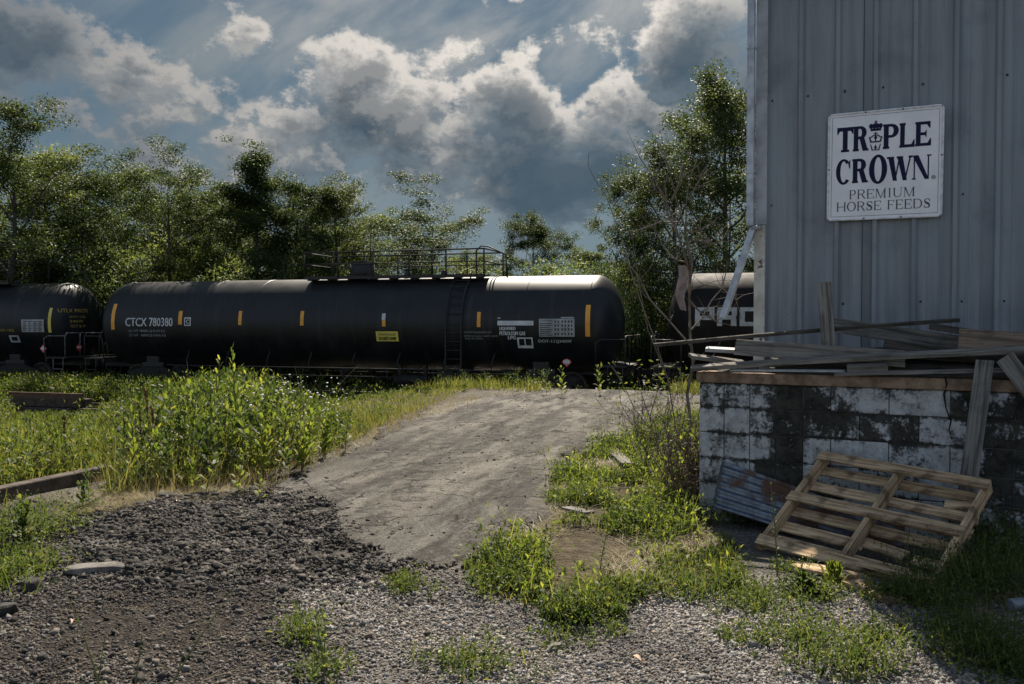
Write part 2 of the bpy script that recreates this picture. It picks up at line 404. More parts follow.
def build_road():
    c = .05
    gx = np.arange(-3.2, 4.6, c); gy = np.arange(4.8, 22.5, c)
    X, Y = np.meshgrid(gx, gy)
    wx = X + .55 * fbm(X, Y, 1.6, 6, 31); wy = Y + .75 * fbm(X, Y, 1.6, 6, 41)
    ins = inpoly(ROAD, wx, wy)
    Z = height(X, Y) + .018 + .03 * fbm(X, Y, 1.3, 4, 12) + .022 * fbm(X, Y, 5.0, 4, 13)
    idx = -np.ones(X.shape, int); ny, nx = X.shape
    cell = ins[:-1, :-1]
    jx = rng.uniform(-.015, .015, X.shape); jy = rng.uniform(-.015, .015, X.shape)
    V = np.stack([X + jx, Y + jy, Z], -1).reshape(-1, 3)
    # the broken rim drops to the soil
    ed = np.zeros(X.shape, bool); cc = np.zeros((ny + 1, nx + 1), bool); cc[1:-1, 1:-1] = cell
    allc = cc[:-1, :-1] & cc[1:, :-1] & cc[:-1, 1:] & cc[1:, 1:]
    Vz = V[:, 2].reshape(ny, nx); Vz[~allc] -= .035; V[:, 2] = Vz.ravel()
    i = np.arange(ny - 1)[:, None] * nx + np.arange(nx - 1)[None, :]
    F = np.stack([i, i + 1, i + nx + 1, i + nx], -1)[cell]
    used = np.unique(F); mp = -np.ones(len(V), int); mp[used] = np.arange(len(used))
    me = np_mesh('road', V[used], mp[F], True)
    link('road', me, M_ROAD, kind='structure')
build_road()

# ------------------------------------------------------------------ stones
def stone_template(kind):
    if kind == 0:   # eight-sided pebble
        v = np.array([(1, 0, 0), (-1, 0, 0), (0, 1, 0), (0, -1, 0), (0, 0, 1), (0, 0, -1)], float)
        f = np.array([(0, 2, 4), (2, 1, 4), (1, 3, 4), (3, 0, 4), (2, 0, 5), (1, 2, 5), (3, 1, 5), (0, 3, 5)])
        return v, f
    if kind == 2:   # angular chip
        v = np.array([(i, j, k) for i in (-1, 1) for j in (-1, 1) for k in (-1, 1)], float) * .72
        f = np.array([(0, 1, 3), (0, 3, 2), (4, 6, 7), (4, 7, 5), (0, 4, 5), (0, 5, 1), (2, 3, 7), (2, 7, 6), (0, 2, 6), (0, 6, 4), (1, 5, 7), (1, 7, 3)])
        return v, f
    p = (1 + 5 ** .5) / 2
    v = np.array([(-1, p, 0), (1, p, 0), (-1, -p, 0), (1, -p, 0), (0, -1, p), (0, 1, p), (0, -1, -p), (0, 1, -p), (p, 0, -1), (p, 0, 1), (-p, 0, -1), (-p, 0, 1)], float)
    v /= np.linalg.norm(v[0])
    f = np.array([(0, 11, 5), (0, 5, 1), (0, 1, 7), (0, 7, 10), (0, 10, 11), (1, 5, 9), (5, 11, 4), (11, 10, 2), (10, 7, 6), (7, 1, 8), (3, 9, 4), (3, 4, 2), (3, 2, 6), (3, 6, 8), (3, 8, 9), (4, 9, 5), (2, 4, 11), (6, 2, 10), (8, 6, 7), (9, 8, 1)])
    return v, f
def rot_mats(n, tilt=pi):
    a = rng.uniform(0, 2 * pi, n); b = rng.uniform(-tilt, tilt, n); c = rng.uniform(0, 2 * pi, n)
    ca, sa, cb, sb, cc, sc = np.cos(a), np.sin(a), np.cos(b), np.sin(b), np.cos(c), np.sin(c)
    Rz = np.zeros((n, 3, 3)); Rz[:, 0, 0] = ca; Rz[:, 0, 1] = -sa; Rz[:, 1, 0] = sa; Rz[:, 1, 1] = ca; Rz[:, 2, 2] = 1
    Rx = np.zeros((n, 3, 3)); Rx[:, 0, 0] = 1; Rx[:, 1, 1] = cb; Rx[:, 1, 2] = -sb; Rx[:, 2, 1] = sb; Rx[:, 2, 2] = cb
    R2 = np.zeros((n, 3, 3)); R2[:, 0, 0] = cc; R2[:, 0, 1] = -sc; R2[:, 1, 0] = sc; R2[:, 1, 1] = cc; R2[:, 2, 2] = 1
    return Rz @ Rx @ R2
def scatter_stones(name, xy, size, kind, mat_, flat=.8, sink=.3, tilt=pi):
    n = len(xy); v, f = stone_template(kind)
    k = len(v); S = size[:, None] * np.stack([rng.uniform(.7, 1.25, n), rng.uniform(.6, 1.0, n), rng.uniform(flat * .6, flat * 1.2, n)], -1)
    P = (v[None] * (1 + rng.uniform(-.35, .35, (n, k, 1))) + rng.uniform(-.22, .22, (n, k, 3))) * S[:, None]
    P = np.einsum('nij,nkj->nki', rot_mats(n, tilt), P)
    z = height(xy[:, 0], xy[:, 1]) + .035 * fbm(xy[:, 0], xy[:, 1], 3.0, 4, 11) * np.exp(-np.hypot(xy[:, 0], xy[:, 1]) / 12)
    rb = blur_mask(RUBBLE, xy[:, 0], xy[:, 1], .12); z = z + rb * (.03 + .10 * fbm(xy[:, 0], xy[:, 1], 5, 4, 21))
    P += np.stack([xy[:, 0], xy[:, 1], z + size * flat * (1 - 2 * sink) * .5], -1)[:, None]
    F = (f[None] + (np.arange(n) * k)[:, None, None]).reshape(-1, 3)
    return link(name, np_mesh(name, P.reshape(-1, 3), F), mat_, kind='stuff')
def m_stone(lo, hi, tint):
    def f(t):
        g = t.new('ShaderNodeNewGeometry'); r = g.outputs['Random Per Island']; co = geopos(t)
        c = t.mix(r, lo, hi); c = t.mix(t.ramp(t.m('FRACT', t.m('MULTIPLY', r, 37.7)), .55, 1), c, tint)
        c = t.mix(t.m('MULTIPLY', t.ramp(t.noise(co, 160, 4, .7), .4, .7), .5), c, tuple(v * .5 for v in lo))
        big = t.ramp(t.noise(co, 1.3, 5, .6), .42, .60)
        c = t.mix(t.m('MULTIPLY', big, .45), c, tuple(v * .8 for v in lo))
        t.put(t.p.inputs['Base Color'], c); t.p.inputs['Roughness'].default_value = .9; t.p.inputs['Specular IOR Level'].default_value = .25
    return f
M_GRAVEL = material('gravel', m_stone((.045, .042, .04), (.46, .44, .42), (.36, .30, .24)))
M_CHUNK = material('rubble', m_stone((.010, .010, .010), (.09, .085, .08), (.17, .15, .125)))
def excl(xy, P, keep=.1, soft=.0):
    k = inpoly(P, xy[:, 0], xy[:, 1]); return xy[~k | (rng.random(len(xy)) < keep)]
g = sample_poly(GRAVEL, 115000, 1.3) + rng.normal(0, .12, (115000, 2)); g = excl(g, GREEN_R, .35)
k = fbm(g[:, 0], g[:, 1], .9, 4, 77) + rng.normal(0, .12, len(g)) > -.12; g = g[k]
scatter_stones('gravel', g, rng.lognormal(math.log(.0058), .42, len(g)).clip(.003, .022), 2, M_GRAVEL)
g = sample_poly(LOOSE, 85000, 1.3) + rng.normal(0, .14, (85000, 2))
k = fbm(g[:, 0], g[:, 1], 1.1, 4, 78) + rng.normal(0, .15, len(g)) > .0; g = g[k]
scatter_stones('loose_gravel', g, rng.lognormal(math.log(.0052), .50, len(g)).clip(.003, .024), 2, material('dark gravel', m_stone((.018, .016, .015), (.22, .205, .195), (.16, .13, .10))))
g = np.concatenate([sample_poly(RUBBLE, 34000, .6) + rng.normal(0, .16, (34000, 2)), sample_poly(RUBBLE, 16000, .6) + rng.normal(0, .42, (16000, 2)), sample_poly(LOOSE, 3500, .8)])
k = fbm(g[:, 0], g[:, 1], 2.0, 3, 79) + rng.normal(0, .15, len(g)) > -.02; g = g[k]
scatter_stones('rubble', g, rng.lognormal(math.log(.0060), .68, len(g)).clip(.0025, .028), 2, M_CHUNK, .8)
g = sample_poly(ROAD, 16000, .9)
scatter_stones('road_grit', g, rng.lognormal(math.log(.004), .5, len(g)).clip(.002, .015), 2, M_CHUNK, sink=-1.0)

def rock(name, px, py, size, seed, mat_, label, flat=.5, yaw=0, sub=3, group=None):
    import bmesh
    p = ground_at(px, py); bm = bmesh.new(); bmesh.ops.create_icosphere(bm, subdivisions=sub, radius=1)
    r = random.Random(seed); planes = [(Vector((r.gauss(0, 1), r.gauss(0, 1), r.gauss(0, .8))).normalized(), r.uniform(.55, .85)) for _ in range(9)]
    planes.append((Vector((r.uniform(-.1, .1), r.uniform(-.1, .1), 1)).normalized(), .62))
    for v in bm.verts:
        c = v.co.copy()
        for n_, d in planes:
            e = c.dot(n_)
            if e > d: c -= n_ * (e - d) * .93
        v.co = Vector((c.x * size[0], c.y * size[1], c.z * size[2]))
    me = bpy.data.meshes.new(name); bm.to_mesh(me); bm.free()
    o = link(name, me, mat_, loc=(p.x, p.y, p.z + size[2] * .25), label=label, cat='rock', group=group); o.rotation_euler = (0, R(3), yaw)
    return o
M_SLAB = simple('slab', (.21, .195, .175), (.11, .10, .09), .95, scale=14, bmp=.8)
M_ROCK = simple('rock', (.06, .055, .05), (.03, .028, .026), .95, scale=14, bmp=.9)
rock('asphalt_slab', 97, 574, (.19, .11, .055), 3, M_SLAB, 'flat pale chunk of asphalt lying alone on the dark rubble', yaw=.35)
rock('rock', 33, 588, (.08, .07, .06), 5, M_ROCK, 'dark round rock below the green weeds at the left edge', yaw=.2)
rock('rock', 6, 615, (.09, .07, .06), 6, M_ROCK, 'largest dark rock in the corner nearest the left edge', yaw=.9)
rock('rock', 64, 566, (.045, .04, .04), 7, M_ROCK, 'small dark rock just left of the pale asphalt slab', yaw=.9)
rock('rock', 170, 500, (.12, .08, .06), 8, M_ROCK, 'dark lump of broken paving below the tall weeds', yaw=.1)
rock('rock', 555, 652, (.05, .04, .03), 9, M_SLAB, 'small grey stone on the gravel near the bottom edge', yaw=.1)

# ------------------------------------------------------------------ building, platform wall, lumber
WD = Vector((.883, -.469, 0)).normalized(); WN = Vector((-.469, -.883, 0)).normalized(); UP = Vector((0, 0, 1))   # wall direction (to the right), outward normal
SP = Vector((3.15, 7.6, 0)); BP = Vector((2.34, 6.83, 0))          # a point on the siding line, one on the block wall's face
SYAW = atan2(WD.y, WD.x)
def wall_hit(px, py, P0, off=0.0):
    """(distance along the wall from P0, height) where the sight line meets the wall plane moved outwards by off"""
    d = at(px, py, 1.0) - Vector((0, 0, CAMZ)); o = Vector((0, 0, CAMZ)); Q = P0 + WN * off
    t_ = (Q - o).dot(WN) / d.dot(WN); p = o + d * t_
    return (p - P0).dot(WD), p.z, p
s0 = wall_hit(757, 200, SP)[0]          # corner of the building
S_LEN = 9.5; S_TOP = 5.7; S_BOT = 1.22; DEPTH = 9.0
corner = SP + WD * s0
def m_siding(t):
    co = objco(t); x, y, z = t.sep(co)
    st = t.noise(t.comb(t.m('MULTIPLY', x, 9), t.m('MULTIPLY', y, 9), t.m('MULTIPLY', z, .55)), 1.0, 6, .62)
    n = t.noise(co, 2.3, 6, .6); sp = t.noise(co, 38, 3, .6)
    c = t.mix(t.ramp(st, .35, .68), (.265, .295, .32), (.20, .222, .242))
    c = t.mix(t.m('MULTIPLY', t.ramp(n, .5, .72), .55), c, (.13, .15, .175))
    c = t.mix(t.m('MULTIPLY', t.ramp(sp, .68, .74), .7), c, (.07, .07, .07))
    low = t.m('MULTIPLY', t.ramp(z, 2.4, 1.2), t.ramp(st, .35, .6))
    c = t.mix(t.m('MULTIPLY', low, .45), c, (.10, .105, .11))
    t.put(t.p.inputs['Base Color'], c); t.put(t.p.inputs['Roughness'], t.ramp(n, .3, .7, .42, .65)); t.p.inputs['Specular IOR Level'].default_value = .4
    bump(t, t.noise(t.comb(t.m('MULTIPLY', x, 3), y, t.m('MULTIPLY', z, 1.0)), 2.0, 3, .5), .25, .02)
M_SIDING = material('painted steel siding', m_siding)
M_TRIM = simple('painted trim', (.42, .43, .45), (.27, .28, .30), .5, scale=5, bmp=.15)
M_SPOUT = simple('downspout metal', (.50, .53, .57), (.33, .36, .40), .42, metal=.35, scale=9, bmp=.1)
def m_postpaint(t):
    co = objco(t); n = t.noise(co, 7, 7, .65)
    c = t.mix(t.ramp(n, .4, .62), (.62, .60, .53), (.46, .43, .36)); c = t.mix(t.ramp(t.noise(co, 12, 5, .6), .60, .68), c, (.10, .06, .035))
    t.put(t.p.inputs['Base Color'], c); t.p.inputs['Roughness'].default_value = .75
M_POST = material('weathered white paint', m_postpaint)
M_ROOF = simple('roof metal', (.30, .32, .34), None, .5, scale=4)
M_SCREW = simple('screw', (.05, .05, .055), None, .5)

building = empty('metal_building', (corner.x, corner.y, 0), SYAW, 'blue grey ribbed metal building behind the block platform wall', 'building')
# in building coordinates: x along the front to the right, -y outwards, z up
def siding_profile():
    pts = []; pitch = .3048; x = .075
    pts.append((0, 0))
    while x < S_LEN:
        pts += [(x - .034, 0), (x - .015, -.034), (x + .015, -.034), (x + .034, 0)]
        for k in (.108, .20): pts += [(x + k - .012, 0), (x + k - .005, -.0045), (x + k + .005, -.0045), (x + k + .012, 0)]
        x += pitch
    pts.append((S_LEN, 0)); return pts
prof = siding_profile(); mb = MB(); n = len(prof)
zs = [S_BOT, 2.2, 3.3, 4.4, S_TOP]
vs = [(x, y, z) for z in zs for x, y in prof]
fs = [(j * n + i, j * n + i + 1, (j + 1) * n + i + 1, (j + 1) * n + i) for j in range(len(zs) - 1) for i in range(n - 1)]
mb.add(vs, fs); mb.box(0.01, S_LEN, .012, .10, S_BOT, S_TOP)
mb.build('front_wall', M_SIDING, building)
mb = MB()
mb.box(0.0, .10, .10, DEPTH, 0, S_TOP); mb.box(S_LEN - .1, S_LEN, .10, DEPTH, 0, S_TOP); mb.box(.10, S_LEN - .1, DEPTH - .1, DEPTH, 0, S_TOP)
for i in range(28):
    mb.box(-.028, 0, .25 + i * .3048, .31 + i * .3048, 0, S_TOP)
mb.build('side_wall', M_SIDING, building)
mb = MB(); RZ = S_TOP + 1.3
mb.add([(-.35, -.4, S_TOP - .05), (S_LEN + .3, -.4, S_TOP - .05), (S_LEN + .3, DEPTH / 2, RZ), (-.35, DEPTH / 2, RZ), (-.35, DEPTH + .4, S_TOP - .05), (S_LEN + .3, DEPTH + .4, S_TOP - .05),
        (-.35, -.4, S_TOP + .03), (S_LEN + .3, -.4, S_TOP + .03), (S_LEN + .3, DEPTH / 2, RZ + .08), (-.35, DEPTH / 2, RZ + .08), (-.35, DEPTH + .4, S_TOP + .03), (S_LEN + .3, DEPTH + .4, S_TOP + .03)],
       [(0, 3, 2, 1), (3, 4, 5, 2), (6, 7, 8, 9), (9, 8, 11, 10), (0, 1, 7, 6), (5, 4, 10, 11), (0, 6, 9, 3), (3, 9, 10, 4), (1, 2, 8, 7), (2, 5, 11, 8)])
mb.build('roof', M_ROOF, building)
# corner flashing: a folded strip, with the upright of the old downspout on it
mb = MB(); mb.box(.0, .095, -.040, -.034, 2.45, S_TOP - .1); mb.box(-.006, 0, -.040, .12, 2.45, S_TOP - .1); mb.build('corner_flashing', M_TRIM, building)
mb = MB(); mb.box(-.012, .085, -.055, .085, 1.2, 2.44); mb.build('corner_post', M_POST, building, bevel=.006)
mb = MB(); mb.box(-.075, -.010, -.095, -.042, 2.44, S_TOP - .1)
for k in range(3): mb.box(-.079, -.006, -.099, -.038, 2.9 + k * 1.1, 2.93 + k * 1.1)
spout = mb.build('downspout', M_SPOUT, building, bevel=.008)
# loose lower length swung out to the left
a = wall_hit(753, 229, SP, .08)[2]; b = wall_hit(723, 318, SP, .16)[2]
inv = Matrix.Translation(corner) @ Matrix.Rotation(SYAW, 4, 'Z'); inv.invert()
a = inv @ a; b = inv @ b; d = (b - a).normalized(); sx = Vector((0, 1, 0)); up_ = d.cross(sx).normalized(); sx = d.cross(up_).normalized()
mb = MB(); w_, q_ = .034, .026
ring = [(-w_, -q_), (w_, -q_), (w_, q_), (-w_, q_)]; ring2 = [(v * .88, u * .88) for v, u in ring]
vs = []
for e in (a, b):
    vs += [e + sx * v + up_ * u for v, u in ring]; 
for e in (a, b):
    vs += [e + sx * v + up_ * u for v, u in ring2]
fs = []
for i in range(4):
    j = (i + 1) % 4; fs += [(i, j, 4 + j, 4 + i), (8 + j, 8 + i, 12 + i, 12 + j), (4 + i, 4 + j, 12 + j, 12 + i), (i, 8 + i, 8 + j, j)]
mb.add(vs, fs); mb.build('loose_section', M_SPOUT, spout)
mb = MB(); c_ = inv @ wall_hit(755, 228, SP, .10)[2]
mb.tube([c_ + Vector((-.03, 0, .0)), c_ + Vector((.05, 0, .0))], .022, 8); mb.box(c_.x - .04, c_.x + .06, c_.y - .012, c_.y + .03, c_.z - .012, c_.z + .012)
mb.build('bracket', M_TRIM, spout)
# fixing screws, in courses
mb = MB(); r_ = random.Random(2)
for zz in (1.75, 2.62, 3.55, 4.5):
    for i in range(30):
        if r_.random() < .75: xx = .075 + .3048 * i + (.055); mb.tube([(xx, .001, zz + r_.uniform(-.02, .02)), (xx, -.008, zz)], .0085, 6)
mb.build('siding_screws', M_SCREW, building)
# a dark seam where two sheets lap
xs_ = inv @ wall_hit(864, 60, SP, .03)[2]
mb = MB(); mb.box(xs_.x - .004, xs_.x + .004, -.0345, -.0315, S_BOT, S_TOP - .06); mb.build('lap_seam', M_SCREW, building)

# --- block wall of the platform
s_l = wall_hit(699, 430, BP)[0]; W_LEN = 8.0; W_TOP = 1.098
wallcorner = BP + WD * s_l
def m_block(t):
    co = objco(t); x, y, z = t.sep(co)
    n = t.noise(t.vm('MULTIPLY', co, (1.15, 1, .75)), 2.6, 9, .68); n2 = t.noise(co, 9, 8, .7); n3 = t.noise(co, 45, 5, .7)
    g = t.new('ShaderNodeNewGeometry').outputs['Random Per Island']
    paint = t.mix(t.ramp(n2, .3, .7), (.50, .515, .53), (.27, .275, .28)); paint = t.mix(t.m('MULTIPLY', t.ramp(n3, .5, .7), .5), paint, (.20, .20, .20))
    mold = t.mix(t.ramp(n2, .35, .65), (.012, .013, .012), (.055, .052, .045))
    # mould and bare block: worst along the top course and near the left end
    top = t.ramp(z, .55, 1.1); bias = t.m('ADD', t.m('MULTIPLY', top, .05), t.m('MULTIPLY', t.ramp(t.m('ABSOLUTE', t.m('SUBTRACT', x, .72)), .5, .05), .17))
    right = t.m('MULTIPLY', t.ramp(x, 1.75, 2.3), .09)
    k = t.m('ADD', t.m('ADD', n, bias), t.m('ADD', right, t.m('MULTIPLY', t.m('SUBTRACT', g, .5), .20)))
    jz = t.m('ABSOLUTE', t.m('SUBTRACT', t.m('FRACT', t.m('DIVIDE', t.m('ADD', z, .115), .2035)), .5)); k = t.m('ADD', k, t.m('MULTIPLY', t.ramp(jz, .34, .5), .10)); k = t.m('ADD', k, t.m('MULTIPLY', t.m('SUBTRACT', n2, .5), .50)); k = t.m('ADD', k, t.m('MULTIPLY', t.m('SUBTRACT', n3, .5), .34))
    c = t.mix(t.ramp(k, .50, .64), paint, mold)
    rus = t.m('MULTIPLY', t.ramp(t.noise(co, 1.7, 4, .5), .55, .68), t.ramp(n2, .5, .6)); c = t.mix(t.m('MULTIPLY', rus, .35), c, (.13, .075, .045))
    t.put(t.p.inputs['Base Color'], c); t.p.inputs['Roughness'].default_value = .9; t.p.inputs['Specular IOR Level'].default_value = .25
    bump(t, t.m('ADD', t.m('MULTIPLY', n2, .6), t.m('MULTIPLY', n3, .5)), .8, .012)
M_BLOCK = material('painted concrete block', m_block)
M_MORTAR = simple('mortar', (.09, .088, .08), (.03, .03, .028), .95, scale=12, bmp=.6)
M_CAP = simple('stained concrete cap', (.31, .215, .145), (.14, .095, .065), .9, scale=9, bmp=.5)
M_DIRT = simple('platform fill', (.10, .085, .065), None, .95)
bw = empty('block_wall', (wallcorner.x, wallcorner.y, 0), SYAW, 'low mouldy white block wall of the platform under the pile of boards', 'wall')
mb = MB(); r_ = random.Random(4)
CH = .2035; bl = .4064
row = 0; z0 = -.115
while z0 < W_TOP - .01:
    z1 = min(z0 + CH, W_TOP)
    x = 0.0
    pier = .82
    edges = [0.0]
    while edges[-1] < pier - .05: edges.append(edges[-1] + bl / 2)
    if row % 2: edges.append(edges[-1] + bl / 2)
    while edges[-1] < W_LEN: edges.append(edges[-1] + bl)
    for i in range(len(edges) - 1):
        x0, x1 = edges[i] + .0025, edges[i + 1] - .0025; y0 = r_.uniform(-.004, .004); j = [r_.uniform(-.003, .003) for _ in range(8)]
        mb.box(x0, x1, y0, .19, z0 + .0025, z1 - .0025)
    z0 += CH; row += 1
blocks = mb.build('block_courses', M_BLOCK, bw, bevel=.007)
mb = MB(); mb.box(.01, W_LEN, .007, .18, -.1, W_TOP - .01); mb.build('mortar', M_MORTAR, bw)
mb = MB(); x = -.02
for L in (2.36, 2.1, 1.7, 2.0):
    mb.box(x, x + L - .012, -.018, .23, W_TOP, W_TOP + .085); x += L
cap = mb.build('cap', M_CAP, bw, bevel=.008)
# return wall and platform deck back to the building
mb = MB(); mb.box(0.0, .19, .19, 1.3, -.1, W_TOP); mb.build('return_wall', M_BLOCK, bw)
mb = MB(); mb.box(.19, W_LEN, .23, 1.05, W_TOP - .3, W_TOP + .05); mb.build('platform_deck', M_DIRT, bw)
# an open crack running down through the cap and two courses
mb = MB(); pts = [(945, 376), (947, 384), (944, 394), (946, 408), (951, 421), (949, 430), (952, 440)]
invw = (Matrix.Translation(wallcorner) @ Matrix.Rotation(SYAW, 4, 'Z')).inverted()
pw = []
for i, (px, py) in enumerate(pts):
    p = invw @ wall_hit(px, py, BP, 0.0)[2]; p.y = -.020 if i < 2 else -.0042; pw.append(p)
mb.tube(pw[:2], .006, 5); mb.tube(pw[1:], [.005, .007, .004, .006, .004, .002], 5); mb.build('crack', simple('crack', (.008, .008, .008), None, 1), bw)

# --- weathered lumber
def m_wood(lo, hi, grain=1.0, mold=.3):
    def f(t):
        co = objco(t); x, y, z = t.sep(co)
        g = t.noise(t.comb(t.m('MULTIPLY', x, 2.2), t.m('MULTIPLY', y, 55), t.m('MULTIPLY', z, 55)), 1.0, 6, .65, .6)
        n = t.noise(co, 7, 6, .6); info = t.new('ShaderNodeObjectInfo').outputs['Random']
        c = t.mix(t.ramp(g, .35, .68), hi, lo); c = t.mix(t.m('MULTIPLY', t.ramp(n, .48, .70), mold), c, tuple(v * .35 for v in lo))
        c = t.mix(.55, c, t.mix(info, (.6, .6, .6), (1.1, 1.08, 1.03)), 'MULTIPLY')
        kn = t.new('ShaderNodeTexVoronoi'); t.put(kn.inputs['Vector'], t.vm('MULTIPLY', co, (2.2, 7, 7))); kn.inputs['Scale'].default_value = 1.4
        c = t.mix(t.ramp(kn.outputs['Distance'], .10, .03), c, tuple(v * .3 for v in lo))
        t.put(t.p.inputs['Base Color'], c); t.p.inputs['Roughness'].default_value = .88; t.p.inputs['Specular IOR Level'].default_value = .25
        bump(t, t.m('ADD', g, t.m('MULTIPLY', n, .4)), .7, .006)
    return f
M_GREYWOOD = material('weathered grey wood', m_wood((.085, .078, .07), (.27, .255, .235)))
M_DARKWOOD = material('dark old wood', m_wood((.03, .026, .022), (.10, .09, .08), mold=.6))
M_PALLET = material('pallet wood', m_wood((.22, .14, .08), (.68, .50, .31), mold=.75))
M_BROWNWOOD = material('brown board', m_wood((.11, .085, .065), (.25, .20, .16), mold=.5))
def plank(name, a, b, w, th, mat_, label=None, cat='board', group=None, parent=None, face=None, seed=0, bow=0.0, ragged=True):
    """board from a to b; w is its width across 'face' side, th its thickness; face = direction its broad side looks"""
    a = Vector(a); b = Vector(b); L = (b - a).length; X = (b - a).normalized()
    F_ = Vector(face) if face is not None else UP
    Y = F_.cross(X).normalized(); Z = X.cross(Y).normalized()      # Z = broad side's normal
    r = random.Random(seed + int(L * 1000)); n = max(3, int(L / .12)); vs = []; fs = []
    for i in range(n + 1):
        u = i / n; xx = (u - .5) * L; e0 = e1 = 0
        if ragged and i in (0, n): e0 = r.uniform(-.012, .012); e1 = r.uniform(-.012, .012)
        bz = bow * sin(u * pi); jw = 1 + r.uniform(-.02, .02)
        vs += [(xx + e0, -w / 2 * jw, -th / 2 + bz), (xx + e1, w / 2 * jw, -th / 2 + bz), (xx + e1, w / 2 * jw, th / 2 + bz), (xx + e0, -w / 2 * jw, th / 2 + bz)]
    for i in range(n):
        for k in range(4): k2 = (k + 1) % 4; fs.append((i * 4 + k, i * 4 + k2, i * 4 + 4 + k2, i * 4 + 4 + k))
    fs += [(3, 2, 1, 0), (n * 4, n * 4 + 1, n * 4 + 2, n * 4 + 3)]
    mb = MB(); mb.add(vs, fs); o = mb.build(name, mat_, None, bevel=min(w, th) * .09)
    M_ = Matrix((X, Y, Z)).transposed().to_4x4(); M_.translation = (a + b) / 2
    if parent: o.parent = parent
    o.matrix_local = M_; props(o, label, cat if label else None, group); return o
def wp(px, py, off): return wall_hit(px, py, BP, off)[2]     # point above the wall, off metres outward of its face (negative: back on the platform)
PILE = 'boards piled on the platform'
FACE_OUT = WN
pl = [
 # name, p0, off0, p1, off1, width, thick, face, material, label
 ('wooden_pole', (655, 345), .18, (960, 320), -.45, .028, .028, 'u', M_DARKWOOD, 'long thin dark pole lying highest across the board pile'),
 ('plank', (735, 347), -.03, (905, 359), -.10, .125, .035, 'o', M_GREYWOOD, 'wide grey plank on edge at the left end of the pile'),
 ('plank', (824, 282), -.17, (829, 352), -.08, .10, .022, 'o', M_GREYWOOD, 'short grey plank standing upright against the siding'),
 ('plank', (692, 368), .05, (1045, 349), -.06, .085, .034, 'u', M_GREYWOOD, 'longest narrow grey plank slanting across the front of the pile'),
 ('plank', (716, 373), -.10, (1040, 374), -.10, .16, .018, 'u', M_DARKWOOD, 'thin dark board lying flat right on the wall cap'),
 ('metal_strip', (731, 370), .045, (845, 371), .035, .03, .014, 'u', M_SPOUT, 'pale thin metal strip along the front of the wall cap'),
 ('plank', (833, 325), -.55, (1000, 350), -.30, .12, .03, 'o', M_GREYWOOD, 'pale plank sloping down to the right close under the siding'),
 ('plank', (885, 343), -.16, (965, 357), -.12, .06, .03, 'o', M_DARKWOOD, 'short dark board sticking out in the middle of the pile'),
 ('board', (958, 340), -.12, (1060, 347), -.18, .17, .028, 'o', M_BROWNWOOD, 'rough brown wide board at the right end of the pile'),
 ('plank', (929, 326), -.30, (1000, 337), -.30, .05, .03, 'o', M_DARKWOOD, 'short dark plank poking out above the rough brown board'),
 ('wood_block', (847, 368), .03, (887, 367), .01, .09, .05, 'u', M_GREYWOOD, 'short pale wood offcut on the front edge of the pile'),
 ('plank', (836, 374), .06, (1050, 369), .02, .05, .02, 'u', M_GREYWOOD, 'split grey lath lying along the cap under the offcut'),
 ('plank', (690, 356), .02, (745, 363), -.25, .10, .03, 'u', M_GREYWOOD, 'grey board end jutting past the left end of the wall'),
 ('plank', (706, 349), -.12, (760, 352), -.25, .07, .03, 'u', M_TRIM, 'whitish painted board end beside the bare sapling'),
 ('plank', (765, 361), -.22, (1010, 366), -.30, .22, .035, 'u', M_DARKWOOD, 'added dark board filling the shaded gap behind the wide plank'),  # dark boards added from here fill the pile's shaded gaps and prop it
 ('plank', (900, 352), -.30, (1060, 362), -.32, .20, .04, 'u', M_DARKWOOD, 'added dark board filling the shaded gap behind the rough brown board'),
 ('plank', (860, 352), -.45, (1050, 342), -.40, .12, .03, 'u', M_DARKWOOD, 'added dark board filling the shade farthest back against the siding'),
 ('plank', (770, 366), -.45, (960, 372), -.6, .25, .04, 'u', M_DARKWOOD, 'added dark wide board filling the shade on the platform close to the siding'),
 ('plank', (985, 360), .09, (958, 560), .36, .115, .032, 'o', M_GREYWOOD, 'long grey board leaning on the wall behind the pallet'),
 ('plank', (1004, 356), .07, (1052, 420), .12, .12, .03, 'o', M_GREYWOOD, 'grey board leaning off the pile at the right edge'),
]
for i, (nm, p0, o0, p1, o1, w, th, fc, m_, lb) in enumerate(pl):
    plank(nm, wp(*p0, o0), wp(*p1, o1), w, th, m_, lb, 'pole' if 'pole' in nm else ('metal strip' if 'metal' in nm else 'board'), PILE if i not in (18, 19) else None, face=FACE_OUT if fc == 'o' else (WN * .25 + UP), seed=i, bow=(.01 if i in (3, 0) else 0))

